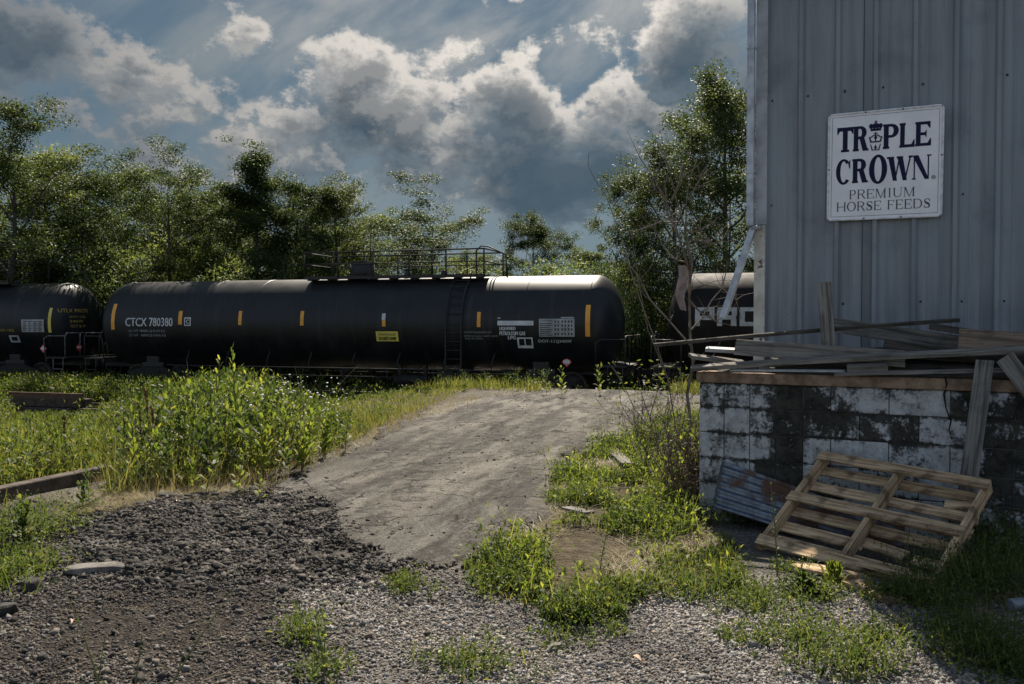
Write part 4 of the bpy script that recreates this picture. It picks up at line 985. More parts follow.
def tank_car(c2, label, plat=None, paint=None, ladder=None, grouplabel='black tank cars coupled in a train'):
    root = empty('tank_car', (c2.x, c2.y, RAILZ), TYAW, label, 'tank car', grouplabel)
    mb = MB(); pr = [(-HB - HD * sin(a_), RAD * cos(a_)) for a_ in np.linspace(pi / 2, 0, 16)]; pr[0] = (pr[0][0], .002)
    pr2 = [(x_, RAD) for x_ in np.linspace(-HB, HB, 30)][1:-1]
    mb.revolve_x(pr + pr2 + [(-x_, r_) for x_, r_ in pr[::-1]], 96, 0, TCZ)
    # weld beads
    for s in (-HB, -6.6, -4.7, -2.8, -.9, 1.0, 2.9, 4.8, 6.7, HB):
        mb.revolve_x([(s - .016, RAD - .002), (s - .008, RAD + .006), (s + .008, RAD + .006), (s + .016, RAD - .002)], 96, 0, TCZ)
    mb.build('tank', paint or M_TANK, root)
    for sg in (-1, 1):
        add_truck(root, sg * 7.15)
        mb = MB(); mb.box(min(sg * 5.6, sg * 9.9), max(sg * 5.6, sg * 9.9), -.33, .33, .80, 1.12)
        mb.box(min(sg * 6.7, sg * 7.6), max(sg * 6.7, sg * 7.6), -1.1, 1.1, .86, 1.0)
        for q_ in (-1, 1): mb.add([(sg * 6.9, q_ * .33, .88), (sg * 7.4, q_ * .33, .88), (sg * 7.4, q_ * 1.1, 1.22), (sg * 6.9, q_ * 1.1, 1.22), (sg * 6.9, q_ * 1.08, .88), (sg * 7.4, q_ * 1.08, .88)], [(0, 1, 5, 4), (4, 5, 2, 3), (0, 4, 3), (1, 2, 5), (0, 3, 2, 1)])
        mb.build('draft_sill', M_BLK, root)
        mb = MB(); a_ = sg * 9.9; b_ = sg * 10.35
        mb.box(min(a_, b_), max(a_, b_), -.09, .09, .82, 1.0); e = sg * 10.42; mb.box(min(b_, e), max(b_, e), -.20, .12, .76, 1.06); mb.build('coupler', M_TRUCK, root, bevel=.02)
        mb = MB(); mb.tube([(sg * 9.9, .35, .85), (sg * 10.1, .38, .62), (sg * 10.4, .3, .45), (sg * 10.55, .2, .5)], .03, 6); mb.build('brake_hose', M_BLK, root)
        # end platform with its rails
        mb = MB(); mb.box(min(sg * 8.95, sg * 9.85), max(sg * 8.95, sg * 9.85), -1.45, 1.45, 1.10, 1.15); mb.box(min(sg * 8.95, sg * 9.0), max(sg * 8.95, sg * 9.0), -1.45, 1.45, .98, 1.10)
        mb.build('end_platform', M_BLK, root)
        er = MB(); zt = 2.02
        for q_ in (-1, 1):
            er.tube([(sg * 9.82, q_ * 1.42, 1.15), (sg * 9.82, q_ * 1.42, zt - .12), (sg * 9.82, q_ * 1.34, zt), (sg * 9.82, q_ * .3, zt)], .022, 6)
            er.tube([(sg * 8.95, q_ * 1.45, 1.15), (sg * 8.95, q_ * 1.52, zt - .2), (sg * 9.1, q_ * 1.48, zt - .1), (sg * 9.82, q_ * 1.42, zt - .1)], .02, 6)
            er.tube([(sg * 9.82, q_ * .7, 1.15), (sg * 9.82, q_ * .7, zt)], .02, 6)
            er.tube([(sg * 9.3, q_ * 1.44, 1.12), (sg * 9.3, q_ * 1.46, .42), (sg * 9.75, q_ * 1.46, .42), (sg * 9.75, q_ * 1.44, 1.12)], .018, 6); er.tube([(sg * 9.3, q_ * 1.46, .72), (sg * 9.75, q_ * 1.46, .72)], .018, 6)
        er.tube([(sg * 9.82, -.3, zt), (sg * 9.82, .3, zt)], .022, 6)
        er.build('end_railing', M_PALEPIPE if sg > 0 and plat and plat[0] < -8.5 else M_BLK, root)
    # hand brake box on the left end
    mb = MB(); mb.tube([(-9.80, -.35, 1.9), (-9.86, -.35, 1.9)], .26, 16); mb.box(-9.84, -9.72, -.45, -.25, 1.6, 2.1); mb.build('brake_wheel', M_BLK, root)
    # running pipe and hangers below the shell, bottom fittings
    mb = MB()
    for q_ in (-1, 1):
        mb.tube([(-6.0, q_ * 1.2, .66), (6.0, q_ * 1.2, .66)], .022, 6); mb.tube([(-6.3, q_ * 1.38, .93), (6.3, q_ * 1.38, .93)], .026, 6)
        for x_ in np.arange(-5.6, 5.7, 1.6): mb.tube([(x_, q_ * 1.2, .66), (x_, q_ * 1.25, 1.1), (x_ + .12, q_ * 1.2, 1.5)], .02, 6); mb.tube([(x_ - .3, q_ * 1.38, .93), (x_ - .3, q_ * 1.3, .25)], .016, 6)
    mb.build('running_pipe', M_BLK, root)
    mb = MB(); mb.tube([(0, 0, .95), (0, 0, .62)], .22, 16); mb.tube([(0, 0, .70), (0, 0, .5)], .12, 12); mb.tube([(.9, 0, 1.0), (.9, 0, .72)], .14, 12)
    mb.tube([(2.1, -.7, .55), (3.3, -.7, .55)], .18, 16); mb.box(2.2, 2.3, -.75, -.6, .6, 1.1); mb.box(3.1, 3.2, -.75, -.6, .6, 1.1); mb.box(3.7, 4.2, -.95, -.6, .50, .92); mb.box(4.35, 4.75, -.9, -.5, .40, .95)
    mb.build('underside_fittings', M_BLK, root)
    if plat:
        x0, x1 = plat; zt = TCZ + RAD; mb = MB()
        mb.box(x0, x1, -.92, -.35, zt + .0, zt + .035); mb.box(x0, x1, .35, .92, zt + .0, zt + .035)
        for x_ in np.arange(x0 + .15, x1, .75): mb.box(x_ - .03, x_ + .03, -.94, .94, zt - .09, zt - .004)
        mb.box(x0, x1, -.96, -.925, zt - .05, zt + .05); mb.box(x0, x1, .925, .96, zt - .05, zt + .05); mb.build('walkway', M_BLK, root)
        mb = MB(); rz = zt + .84; n = 5
        for q_ in (-1, 1):
            yy = q_ * .95
            for i in range(n + 1):
                x_ = x0 + (x1 - x0) * i / n; mb.tube([(x_, yy, zt), (x_, yy, rz)], .026, 6)
            mb.tube([(x0, yy, rz), (x1, yy, rz)], .026, 6); mb.tube([(x0, yy, zt + .45), (x1, yy, zt + .45)], .02, 6)
        for x_ in (x0, x1): mb.tube([(x_, -.95, rz), (x_, .95, rz)], .024, 6); mb.tube([(x_, -.95, zt + .45), (x_, .95, zt + .45)], .02, 6)
        mb.build('guard_rail', M_BLK, root)
    return root

# main car
Dm = Deco(None, TC); inv = Dm.inv
def plat_x(px, py=279):
    o = inv @ Vector((0, 0, CAMZ)); d = (inv @ at(px, py, 1.0)) - o; t_ = (-.95 - o.y) / d.y; return (o + d * t_).x
main = tank_car(TC, 'complete black tank car in the middle with a railed walkway and ladder on top', (plat_x(304), plat_x(484)))
Dm.root = main
zt = TCZ + RAD
mb = MB(); mx = plat_x(347) + .1; mb.tube([(mx, 0, zt - .1), (mx, 0, zt + .52)], .40, 24); mb.tube([(mx, 0, zt + .521), (mx, 0, zt + .57)], .42, 24); mb.tube([(mx - .43, .0, zt + .1), (mx - .5, 0, zt + .5)], .03, 6); mb.build('manway_dome', M_BLK, main)
mb = MB()
for k in (plat_x(396), plat_x(433)): mb.tube([(k, 0, zt - .05), (k, 0, zt + .22)], .11, 12)
mb.build('valve', M_BLK, main)
# bent handrail at the right end of the walkway
px1 = plat_x(484); mb = MB()
for q_ in (-.95,): 
    mb.tube([(px1 - .25, q_, zt), (px1 - .25, q_, zt + .78), (px1 - .1, q_, zt + .92), (px1 + .15, q_ - .02, zt + .90), (px1 + .75, q_ - .1, zt + .62), (px1 + .80, q_ - .1, zt - .1)], .024, 6)
mb.build('grab_rail', M_BLK, main)
# ladder bowed over the shell
xl = tank_hit(inv, 447.5, 340)[0]; xr = tank_hit(inv, 463, 340)[0]; mb = MB()
for x_ in (xl, xr):
    pts = [on_shell(x_, a_, .10) for a_ in np.linspace(R(62), 0, 14)] + [Vector((x_, -(RAD + .10), z_)) for z_ in (1.9, 1.3, .8, .32)]
    mb.tube([(x_, -.75, zt + .02)] + pts, .024, 6)
for a_ in np.linspace(R(58), 0, 6): mb.tube([on_shell(xl, a_, .10), on_shell(xr, a_, .10)], .016, 6)
for z_ in (2.1, 1.83, 1.56, 1.29, 1.02, .75, .48): mb.tube([(xl, -(RAD + .1), z_), (xr, -(RAD + .1), z_)], .016, 6)
for z_ in (2.2, 1.5): 
    for x_ in (xl, xr): mb.tube([(x_, -(RAD + .1), z_), (x_, -1.3, z_)], .015, 5)
mb.build('ladder', M_BLK, main)
for x0, x1, y0, y1 in [(178.5, 182.2, 311, 324.5), (238.5, 241.8, 311, 325), (300.3, 303.8, 311, 325.5), (477, 480.6, 312, 327)]: Dm.patch('reflector', x0, y0, x1, y1, M_ORANGE)
Dm.patch('reflector', 585.3, 305, 590, 336.5, M_ORANGE); Dm.patch('reflector', 111.5, 304, 115, 329.5, M_ORANGE)
Dm.patch('reflector', 382, 320, 385.6, 326.5, M_ORANGE); Dm.patch('white_reflector', 382, 313.5, 385.6, 319.8, M_WHITE)
Dm.text('car_number', 'CTCX 780380', 125.5, 317.8, 172.5, 326.3, M_WHITE, bold=1)
mb = MB()
Dm._text(mb, 'LD LMT 180000 LB 81600 KG', 129, 329.6, 165, 332.0); Dm._text(mb, 'LT WT   83000 LB 37600 KG', 130, 334.0, 166, 336.4); mb.build('weight_lettering', M_GREYMARK, main)
mb = MB(); Dm._patch(mb, 184.3, 317.5, 190.8, 325.8, .009); bb = mb.build('track_mark', M_WHITE, main)
mb = MB(); Dm._patch(mb, 185.2, 318.6, 189.9, 324.8, .013); mb.build('mark_field', M_TANK, bb)
mb = MB(); Dm._text(mb, 'C', 186.2, 319.6, 188.9, 323.8, .017, 1); mb.build('mark_letter', M_WHITE, bb)
pp = Dm.patch('caution_placard', 376.2, 331.3, 398.4, 341.2, M_YELLOW); mb = MB()
Dm._text(mb, 'NON-ODORIZED', 378.5, 333.2, 396, 335.4, .016); Dm._text(mb, 'DO NOT HUMP', 379, 336.8, 396, 340, .016, 1); mb.build('placard_lettering', M_INK, pp)
mb = MB(); Dm._text(mb, 'TANK DOT QUALIFICATION DUE', 464, 331.3, 491.5, 333.4, .014, 0); Dm._text(mb, 'TEST PRESS 300 PSI DUE 2019', 464.2, 335.2, 482, 337); Dm._text(mb, 'SAFETY 280 PSI', 483.5, 335.2, 498, 336.8); Dm._text(mb, 'VALVE 2019', 465, 337.8, 482.5, 339.3); mb.build('test_lettering', M_GREYMARK, main)
Dm.patch('blank_plate', 497.5, 320.8, 533.5, 325.4, M_WHITE); Dm.patch('plate_tab', 497.8, 317.4, 500.6, 318.9, M_GREYMARK)
mb = MB(); Dm._text(mb, 'LIQUEFIED', 499.5, 326.8, 515.5, 330.6, .014, 1); Dm._text(mb, 'PETROLEUM GAS', 499.5, 331.4, 525, 335.2, .014, 1); Dm._text(mb, 'LPG', 508, 335.8, 515.6, 339.2, .014, 1); mb.build('commodity_lettering', M_WHITE, main)
f_ = Dm.patch('stencil_box', 517.5, 337.4, 533, 348, M_WHITE, .009); mb = MB(); Dm._patch(mb, 519.2, 338.6, 524.6, 345.2, .013); Dm._patch(mb, 525.8, 338.6, 531.6, 345.2, .013); mb.build('stencil_field', M_TANK, f_)
f_ = Dm.patch('data_panel', 539, 318.8, 574.5, 336.6, M_GREYMARK, .009); mb = MB()
Dm._text(mb, 'STATION STENCIL', 540.5, 319.8, 553, 321.6, .016)
for k in range(7): Dm._patch(mb, 540, 323.2 + k * 1.9, 552.5 - (k % 3) * 1.5, 324.0 + k * 1.9, .013)
for x_ in (555.5, 558.5, 562.5, 565.5, 569, 572): 
    for y_ in (320.4, 324.3, 328.2, 332.6): Dm._patch(mb, x_ - .9, y_, x_ + .5, y_ + 2.4, .013)
mb.build('panel_print', M_INK, f_)
Dm.patch('panel_header', 561, 317, 574, 318.4, M_GREYMARK)
Dm.text('specification_lettering', 'DOT-112J340W', 538.5, 339.6, 571.5, 343.4, M_GREYMARK, bold=1)
def diamond(D_, px, py, off=.12, r=.16):
    x_, a_ = tank_hit(D_.inv, px, py); p = on_shell(x_, a_, off); q_ = empty('hazard_placard', p, parent=D_.root)
    mb = MB(); mb.add([(-r, 0, 0), (0, 0, -r), (r, 0, 0), (0, 0, r), (-r, .01, 0), (0, .01, -r), (r, .01, 0), (0, .01, r)], [(0, 1, 2, 3), (7, 6, 5, 4), (0, 4, 5, 1), (1, 5, 6, 2), (2, 6, 7, 3), (3, 7, 4, 0)]); mb.build('placard_plate', M_RED, q_)
    mb = MB(); mb.box(-r * .62, r * .62, -.004, -.002, -r * .33, r * .33); mb.box(-r * .18, r * .18, -.004, -.002, r * .36, r * .62); mb.box(-r * .12, r * .12, -.004, -.002, -r * .62, -r * .4); mb.build('placard_number', M_WHITE, q_)
diamond(Dm, 567, 360.5, .06)
def head_text(D_, side, lines, mat_, name='head_lettering'):
    """lettering on the dished head: (text, y0, y1, z0, z1) in car coordinates"""
    mb = MB()
    for tx, y0, y1, z0, z1 in lines:
        V, F = text_mesh(tx); vs = []
        for u, v in V:
            y = y0 + (y1 - y0) * u; z = z0 + (z1 - z0) * v; rr_ = min(1, math.hypot(y, z - TCZ) / RAD); vs.append((side * (HB + HD * sqrt(max(0, 1 - rr_ * rr_)) + .012), y, z))
        mb.add(vs, F)
    mb.build(name, mat_, D_.root)
head_text(Dm, 1, [('CTCX', .25, .85, 2.86, 2.98), ('780380', .25, .95, 2.68, 2.80), ('DOT-112J', .3, 1.0, 2.46, 2.56), ('340W', .35, .8, 2.30, 2.40)], M_GREYMARK)
# thin cable on the right head
mb = MB(); mb.tube([(HB + .45, -1.05, 3.05), (HB + .80, -.45, 2.5)], .008, 5); mb.build('head_cable', M_PALEPIPE, main)

# left car
LC = TC - TD * (2 * (HB + HD) + 1.52); left = tank_car(LC, 'black tank car cut off by the left edge with amber lettering on its end', (-9.0, 6.75))
Dl = Deco(left, LC)
Dl.patch('reflector', 48, 308, 51, 332.5, M_YELLOW)
f_ = Dl.patch('data_panel', 21.5, 319.5, 44, 332, M_GREYMARK, .009); mb = MB()
for k in range(6): 
    for j_ in range(4): Dl._patch(mb, 23 + j_ * 5.2, 321.2 + k * 1.8, 27 + j_ * 5.2 - (k % 2), 322 + k * 1.8, .013)
mb.build('panel_print', M_INK, f_)
f_ = Dl.patch('stencil_box', 10, 335.2, 19.8, 342.4, M_GREYMARK, .009); Dl.patch('stencil_field', 12, 336.8, 17.8, 340.4, M_TANK, .013, f_)
Dl.text('amber_lettering', 'DOT-105J', -3, 329, 14, 332, M_AMBERTEXT)
diamond(Dl, 45, 347, .1); 
head_text(Dl, 1, [('UTLX 990070', -1.1, .05, 2.78, 2.92), ('DOT-112J', -.75, -.1, 2.56, 2.66), ('340W', -.75, -.2, 2.40, 2.50), ('TEST 8-19', -.75, -.1, 2.22, 2.32)], M_AMBERTEXT)
mb = MB(); mb.add([(9.9, -1.0, 1.5), (9.9, -.84, 1.34), (9.9, -.68, 1.5), (9.9, -.84, 1.66)], [(0, 1, 2, 3)]); o_ = mb.build('end_placard', M_RED, left)
mb = MB(); mb.box(9.903, 9.906, -.94, -.74, 1.46, 1.54); mb.build('placard_number', M_WHITE, o_)
# right car
RC = TC + TD * (2 * (HB + HD) + 1.40); right = tank_car(RC, 'black tank car with big pale letters half hidden by the grey building', (-3.5, 2.5), simple('brown black tank paint', (.013, .010, .009), (.007, .006, .006), .68, scale=1.2, spec=.2))
Dr = Deco(right, RC)
mb = MB(); gx0, _g = tank_hit(Dr.inv, 695, 315); ga0 = tank_hit(Dr.inv, 716, 307.5)[1]; ga1 = tank_hit(Dr.inv, 716, 326)[1]; th_ = .30
GL = {'P': [(0, 0, .26, 1), (.26, .78, 1, 1), (.26, .32, 1, .54), (.74, .54, 1, .78)], 'R': [(0, 0, .26, 1), (.26, .78, 1, 1), (.26, .34, .96, .56), (.74, .56, 1, .78), (.70, 0, .98, .34)],
      'O': [(0, 0, .26, 1), (.74, 0, 1, 1), (.26, .78, .74, 1), (.26, 0, .74, .22)], 'C': [(0, 0, .26, 1), (.26, .78, 1, 1), (.26, 0, 1, .22), (.74, .66, 1, .78), (.74, .22, 1, .34)]}
for gi_, gc_ in enumerate('PROCOR'):
    for u0, v0, u1, v1 in GL[gc_]:
        for vk in range(4):
            va, vb_ = v0 + (v1 - v0) * vk / 4, v0 + (v1 - v0) * (vk + 1) / 4; W_ = .545; X_ = gx0 + gi_ * .62
            mb.add([on_shell(X_ + u0 * W_, ga1 + (ga0 - ga1) * va, .01), on_shell(X_ + u1 * W_, ga1 + (ga0 - ga1) * va, .01), on_shell(X_ + u1 * W_, ga1 + (ga0 - ga1) * vb_, .01), on_shell(X_ + u0 * W_, ga1 + (ga0 - ga1) * vb_, .01)], [(0, 1, 2, 3)])
mb.build('owner_lettering', M_GREYMARK, right)

# ------------------------------------------------------------------ vegetation
def m_leaf(c0, c1, c2, trans=.45, rough=.55):
    def f(t):
        g = t.new('ShaderNodeNewGeometry'); r = g.outputs['Random Per Island']; oi = t.new('ShaderNodeObjectInfo').outputs['Random']
        c = t.mix(r, c0, c1); c = t.mix(t.ramp(t.m('FRACT', t.m('MULTIPLY', r, 17.3)), .72, 1), c, c2)
        c = t.mix(1.0, c, t.mix(oi, (.82, .88, .85), (1.15, 1.08, .95)), 'MULTIPLY')
        t.put(t.p.inputs['Base Color'], c); t.p.inputs['Roughness'].default_value = rough; t.p.inputs['Specular IOR Level'].default_value = .2
        tr = t.new('ShaderNodeBsdfTranslucent'); t.put(tr.inputs['Color'], t.mix(1.0, c, (1.32, 1.36, .62), 'MULTIPLY'))
        mx = t.new('ShaderNodeMixShader'); mx.inputs[0].default_value = trans; t.L.new(t.p.outputs[0], mx.inputs[1]); t.L.new(tr.outputs[0], mx.inputs[2]); t.L.new(mx.outputs[0], t.out.inputs[0])
    return f
M_TREELEAF = material('tree leaves', m_leaf((.066, .096, .036), (.125, .155, .055), (.20, .215, .085), .5))
M_TREEDARK = material('dark tree leaves', m_leaf((.030, .052, .020), (.062, .088, .032), (.12, .14, .05), .45))  # dark green weeds; on tall crowns it paints in their backlit silhouette
M_TREELIGHT = material('light tree leaves', m_leaf((.10, .14, .062), (.165, .205, .095), (.25, .27, .15), .45))  # paler leaf copy paints sunlight into the lower, farther greenery
M_WEED = material('weed leaves', m_leaf((.048, .078, .028), (.10, .135, .042), (.21, .215, .08), .5))
M_WEEDBRIGHT = material('bright weed leaves', m_leaf((.11, .15, .04), (.20, .235, .06), (.34, .33, .10), .55))
M_GRASS = material('grass blades', m_leaf((.11, .13, .05), (.20, .205, .085), (.32, .28, .14), .5))
M_STRAW = material('dry grass', m_leaf((.27, .215, .14), (.40, .335, .235), (.18, .135, .09), .3))
M_FLOWER = simple('white petals', (.70, .68, .66), None, .7)
M_BARK = simple('bark', (.10, .085, .07), (.05, .042, .035), .95, scale=5, bmp=.6)
M_DEADWOOD = simple('bare grey stem', (.20, .17, .145), (.09, .075, .06), .9, scale=9, bmp=.4)
M_BRAMBLE = simple('dry brown stem', (.17, .115, .085), (.09, .065, .05), .9, scale=9)
M_STEM = simple('green stem', (.09, .12, .04), (.13, .12, .05), .8, scale=9)
M_DOCK = simple('brown seed head', (.10, .035, .022), (.16, .07, .04), .9, scale=20)

def leaf_cards(P, length, width, tilt=1.0, up=.0, r=None):
    """kite shaped leaves at points P; returns vertices (n*4, 3) and faces"""
    r = r or rng; n = len(P)
    d = r.normal(0, 1, (n, 3)); d[:, 2] = d[:, 2] * tilt + up; d /= np.linalg.norm(d, axis=1)[:, None]
    s = np.cross(d, r.normal(0, 1, (n, 3)) * [.5, .5, 1] + [0, 0, .6]); s /= np.linalg.norm(s, axis=1)[:, None] + 1e-9
    nn = np.cross(d, s); L = np.asarray(length)[:, None] * d; W = np.asarray(width)[:, None] * s; C = np.asarray(width)[:, None] * nn * .25
    V = np.stack([P, P + L * .45 + W * .5 + C, P + L, P + L * .45 - W * .5 + C], 1).reshape(-1, 3)
    return V, np.arange(n * 4).reshape(-1, 4)

def tree_proto(seed, H, W, tr, nleaf, leaf=.15, low=.25, lean=0.0, feather=.5, profile='oval'):
    """returns (trunk mesh, crown mesh); base at the origin"""
    r = np.random.default_rng(seed); mb = MB(); tips = []
    tp = []; x = y = 0
    nseg = 9; dx, dy = r.normal(0, .03 * H / nseg, 2)
    for i in range(nseg + 1):
        z = H * .93 * i / nseg; tp.append(Vector((x, y, z))); x += r.normal(lean, .045 * H / nseg * 1.6); y += r.normal(0, .045 * H / nseg * 1.6)
    mb.tube(tp, [tr * (1 - .88 * (i / nseg)) for i in range(nseg + 1)], 7)
    nl = int(13 + H * .9)
    for k in range(nl):
        f = low + (1 - low) * (k + r.random()) / nl; z = f * .93; i = min(int(z / .93 * nseg), nseg - 1); w_ = z / .93 * nseg - i; base = tp[i].lerp(tp[i + 1], w_)
        g = (f - low) / (1 - low)
        pf = {'oval': sin(pi * (g * .82 + .16)) ** .7, 'cone': (1 - g) ** .7 + .12, 'vase': .45 + .6 * g if g < .85 else .8, 'flat': .5 + .5 * sin(pi * g)}[profile]
        L = W * .5 * pf * r.uniform(.65, 1.2); az = k * 2.4 + r.normal(0, .4); el = r.uniform(.25, .95) * (.6 + .6 * g)
        d = Vector((cos(az) * cos(el), sin(az) * cos(el), sin(el))); pts = [base]; p = base.copy()
        for q in range(4): p = p + d * L / 4 + Vector(r.normal(0, .05 * L, 3)); pts.append(p.copy()); d = (d + Vector((0, 0, r.uniform(-.16, .12)))).normalized()
        r0 = tr * (1 - .8 * z) * .42; mb.tube(pts, [r0 * (1 - .2 * q) for q in range(5)], 5)
        for q in range(2, 5):
            for s_ in range(3 if q < 4 else 4):
                a2 = r.uniform(0, 2 * pi); e2 = r.uniform(-.25, .8); l2 = L * r.uniform(.18, .42); d2 = Vector((cos(a2) * cos(e2), sin(a2) * cos(e2), sin(e2)))
                e = pts[q] + d2 * l2; mid = pts[q] + d2 * l2 * .5 + Vector(r.normal(0, .06 * l2, 3)); mb.tube([pts[q], mid, e], [r0 * .3, r0 * .2, r0 * .08], 3, False); tips.append((e, .9)); tips.append((mid, .5))
    for s_ in range(5): e = tp[-1] + Vector(r.normal(0, .4, 3)) + Vector((0, 0, .2)); tips.append((e, .8))
    T = np.array([t_[0][:] for t_ in tips]); wt = np.array([t_[1] for t_ in tips]) * r.uniform(.15, 1.6, len(tips)); cnt = r.multinomial(nleaf, wt / wt.sum())
    idx = np.repeat(np.arange(len(T)), cnt); rad = (.028 * H + .30) * r.uniform(.55, 1.2, len(T)) * (1.32 - feather * .5)
    o = r.normal(0, 1, (nleaf, 3)); o /= np.linalg.norm(o, axis=1)[:, None]; o *= (r.random(nleaf) ** .45)[:, None] * [1.15, 1.15, .62]
    P = T[idx] + o * rad[idx][:, None]
    V, F = leaf_cards(P, r.uniform(.7, 1.35, nleaf) * leaf, r.uniform(.7, 1.2, nleaf) * leaf * .52, .55, -.12, r)
    tm = bpy.data.meshes.new('trunk'); tm.from_pydata(mb.v, [], mb.f); tm.polygons.foreach_set('use_smooth', mb.sm)
    return tm, np_mesh('crown', V, F)
def bush_proto(seed, H, W, nleaf, leaf=.14):
    r = np.random.default_rng(seed); mb = MB(); tips = []
    for k in range(12):
        az = r.uniform(0, 2 * pi); sp = r.uniform(.1, .5) * W; p = Vector((cos(az) * .1 * W, sin(az) * .1 * W, 0)); h = H * r.uniform(.5, .95); pts = [p]
        for q in range(1, 5): u = q / 4; pts.append(Vector((cos(az) * sp * u ** 1.3, sin(az) * sp * u ** 1.3, h * u)) + Vector(r.normal(0, .05 * W, 3)) * u)
        mb.tube(pts, [.04, .032, .024, .016, .008], 4)
        for q in (1, 2, 3, 4):
            for s_ in range(5): tips.append(pts[q] + Vector(r.normal(0, .16 * W, 3)) * Vector((1, 1, .6)) if False else pts[q] + Vector((r.normal(0, .15 * W), r.normal(0, .15 * W), r.normal(0, .09 * H))))
    T = np.array([t_[:] for t_ in tips]); wt = r.uniform(.2, 1.5, len(T)); cnt = r.multinomial(nleaf, wt / wt.sum()); idx = np.repeat(np.arange(len(T)), cnt)
    o = r.normal(0, 1, (nleaf, 3)); o /= np.linalg.norm(o, axis=1)[:, None]; o *= (r.random(nleaf) ** .45)[:, None] * [1, 1, .6]
    P = T[idx] + o * (r.uniform(.10, .20, len(T)) * W)[idx][:, None]; P[:, 2] = np.maximum(P[:, 2], .03)
    V, F = leaf_cards(P, r.uniform(.7, 1.3, nleaf) * leaf, r.uniform(.7, 1.2, nleaf) * leaf * .55, .55, -.1, r)
    tm = bpy.data.meshes.new('stems'); tm.from_pydata(mb.v, [], mb.f); tm.polygons.foreach_set('use_smooth', mb.sm)
    return tm, np_mesh('foliage', V, F)
PROTO = {
 'airy': tree_proto(11, 10, 6.4, .16, 30000, .115, .22, feather=.75, profile='vase'),
 'airyb': tree_proto(12, 10, 6.0, .15, 27000, .115, .25, feather=.8, profile='oval'),
 'full': tree_proto(13, 10, 6.8, .20, 36000, .125, .15, feather=.35, profile='oval'),
 'fullb': tree_proto(14, 10, 7.8, .22, 38000, .125, .12, feather=.4, profile='flat'),
 'tall': tree_proto(15, 10, 4.6, .15, 40000, .115, .18, feather=.6, profile='cone'),
 'flat': tree_proto(16, 10, 8.5, .20, 44000, .125, .35, feather=.7, profile='flat'),
}
BPROTO = [bush_proto(21, 4, 5, 15000, .14), bush_proto(22, 4, 6, 16000, .145), bush_proto(23, 4, 4.5, 14000, .13)]
def topz(me):
    a_ = np.empty(len(me.vertices) * 3, np.float32); me.vertices.foreach_get('co', a_); return float(np.percentile(a_[2::3], 99.6))
PTOP = {k_: topz(v_[1]) for k_, v_ in PROTO.items()}; BTOP = [topz(v_[1]) for v_ in BPROTO]
LM = {'m': M_TREELEAF, 'd': M_TREEDARK, 'l': M_TREELIGHT}
def place_tree(kind, lm, px, topy, D, wpx, yaw, label, name='tree', cat='tree', group='trees behind the railway'):
    tm, cm = PROTO[kind]; p = at(px, 330, D); x = p.x; z0 = hz(x, D) - .05; top = at(px, topy, D).z; s = (top - z0) / PTOP[kind]
    root = empty(name, (x, D, z0), yaw, label, cat, group); natural = {'airy': 6, 'airyb': 5.5, 'full': 6.5, 'fullb': 7.5, 'tall': 4.2, 'flat': 8.5}[kind] * 1.15
    sw = (wpx / FPX * D) / natural
    root.scale = (sw, sw, s)
    for nm, me, mt in (('trunk', tm, M_BARK), ('crown', cm, LM[lm])):
        o = bpy.data.objects.new(nm, me); COL.objects.link(o); o.parent = root
        if not me.materials: me.materials.append(mt)
        o.material_slots[0].link = 'OBJECT'; o.material_slots[0].material = mt
    return root
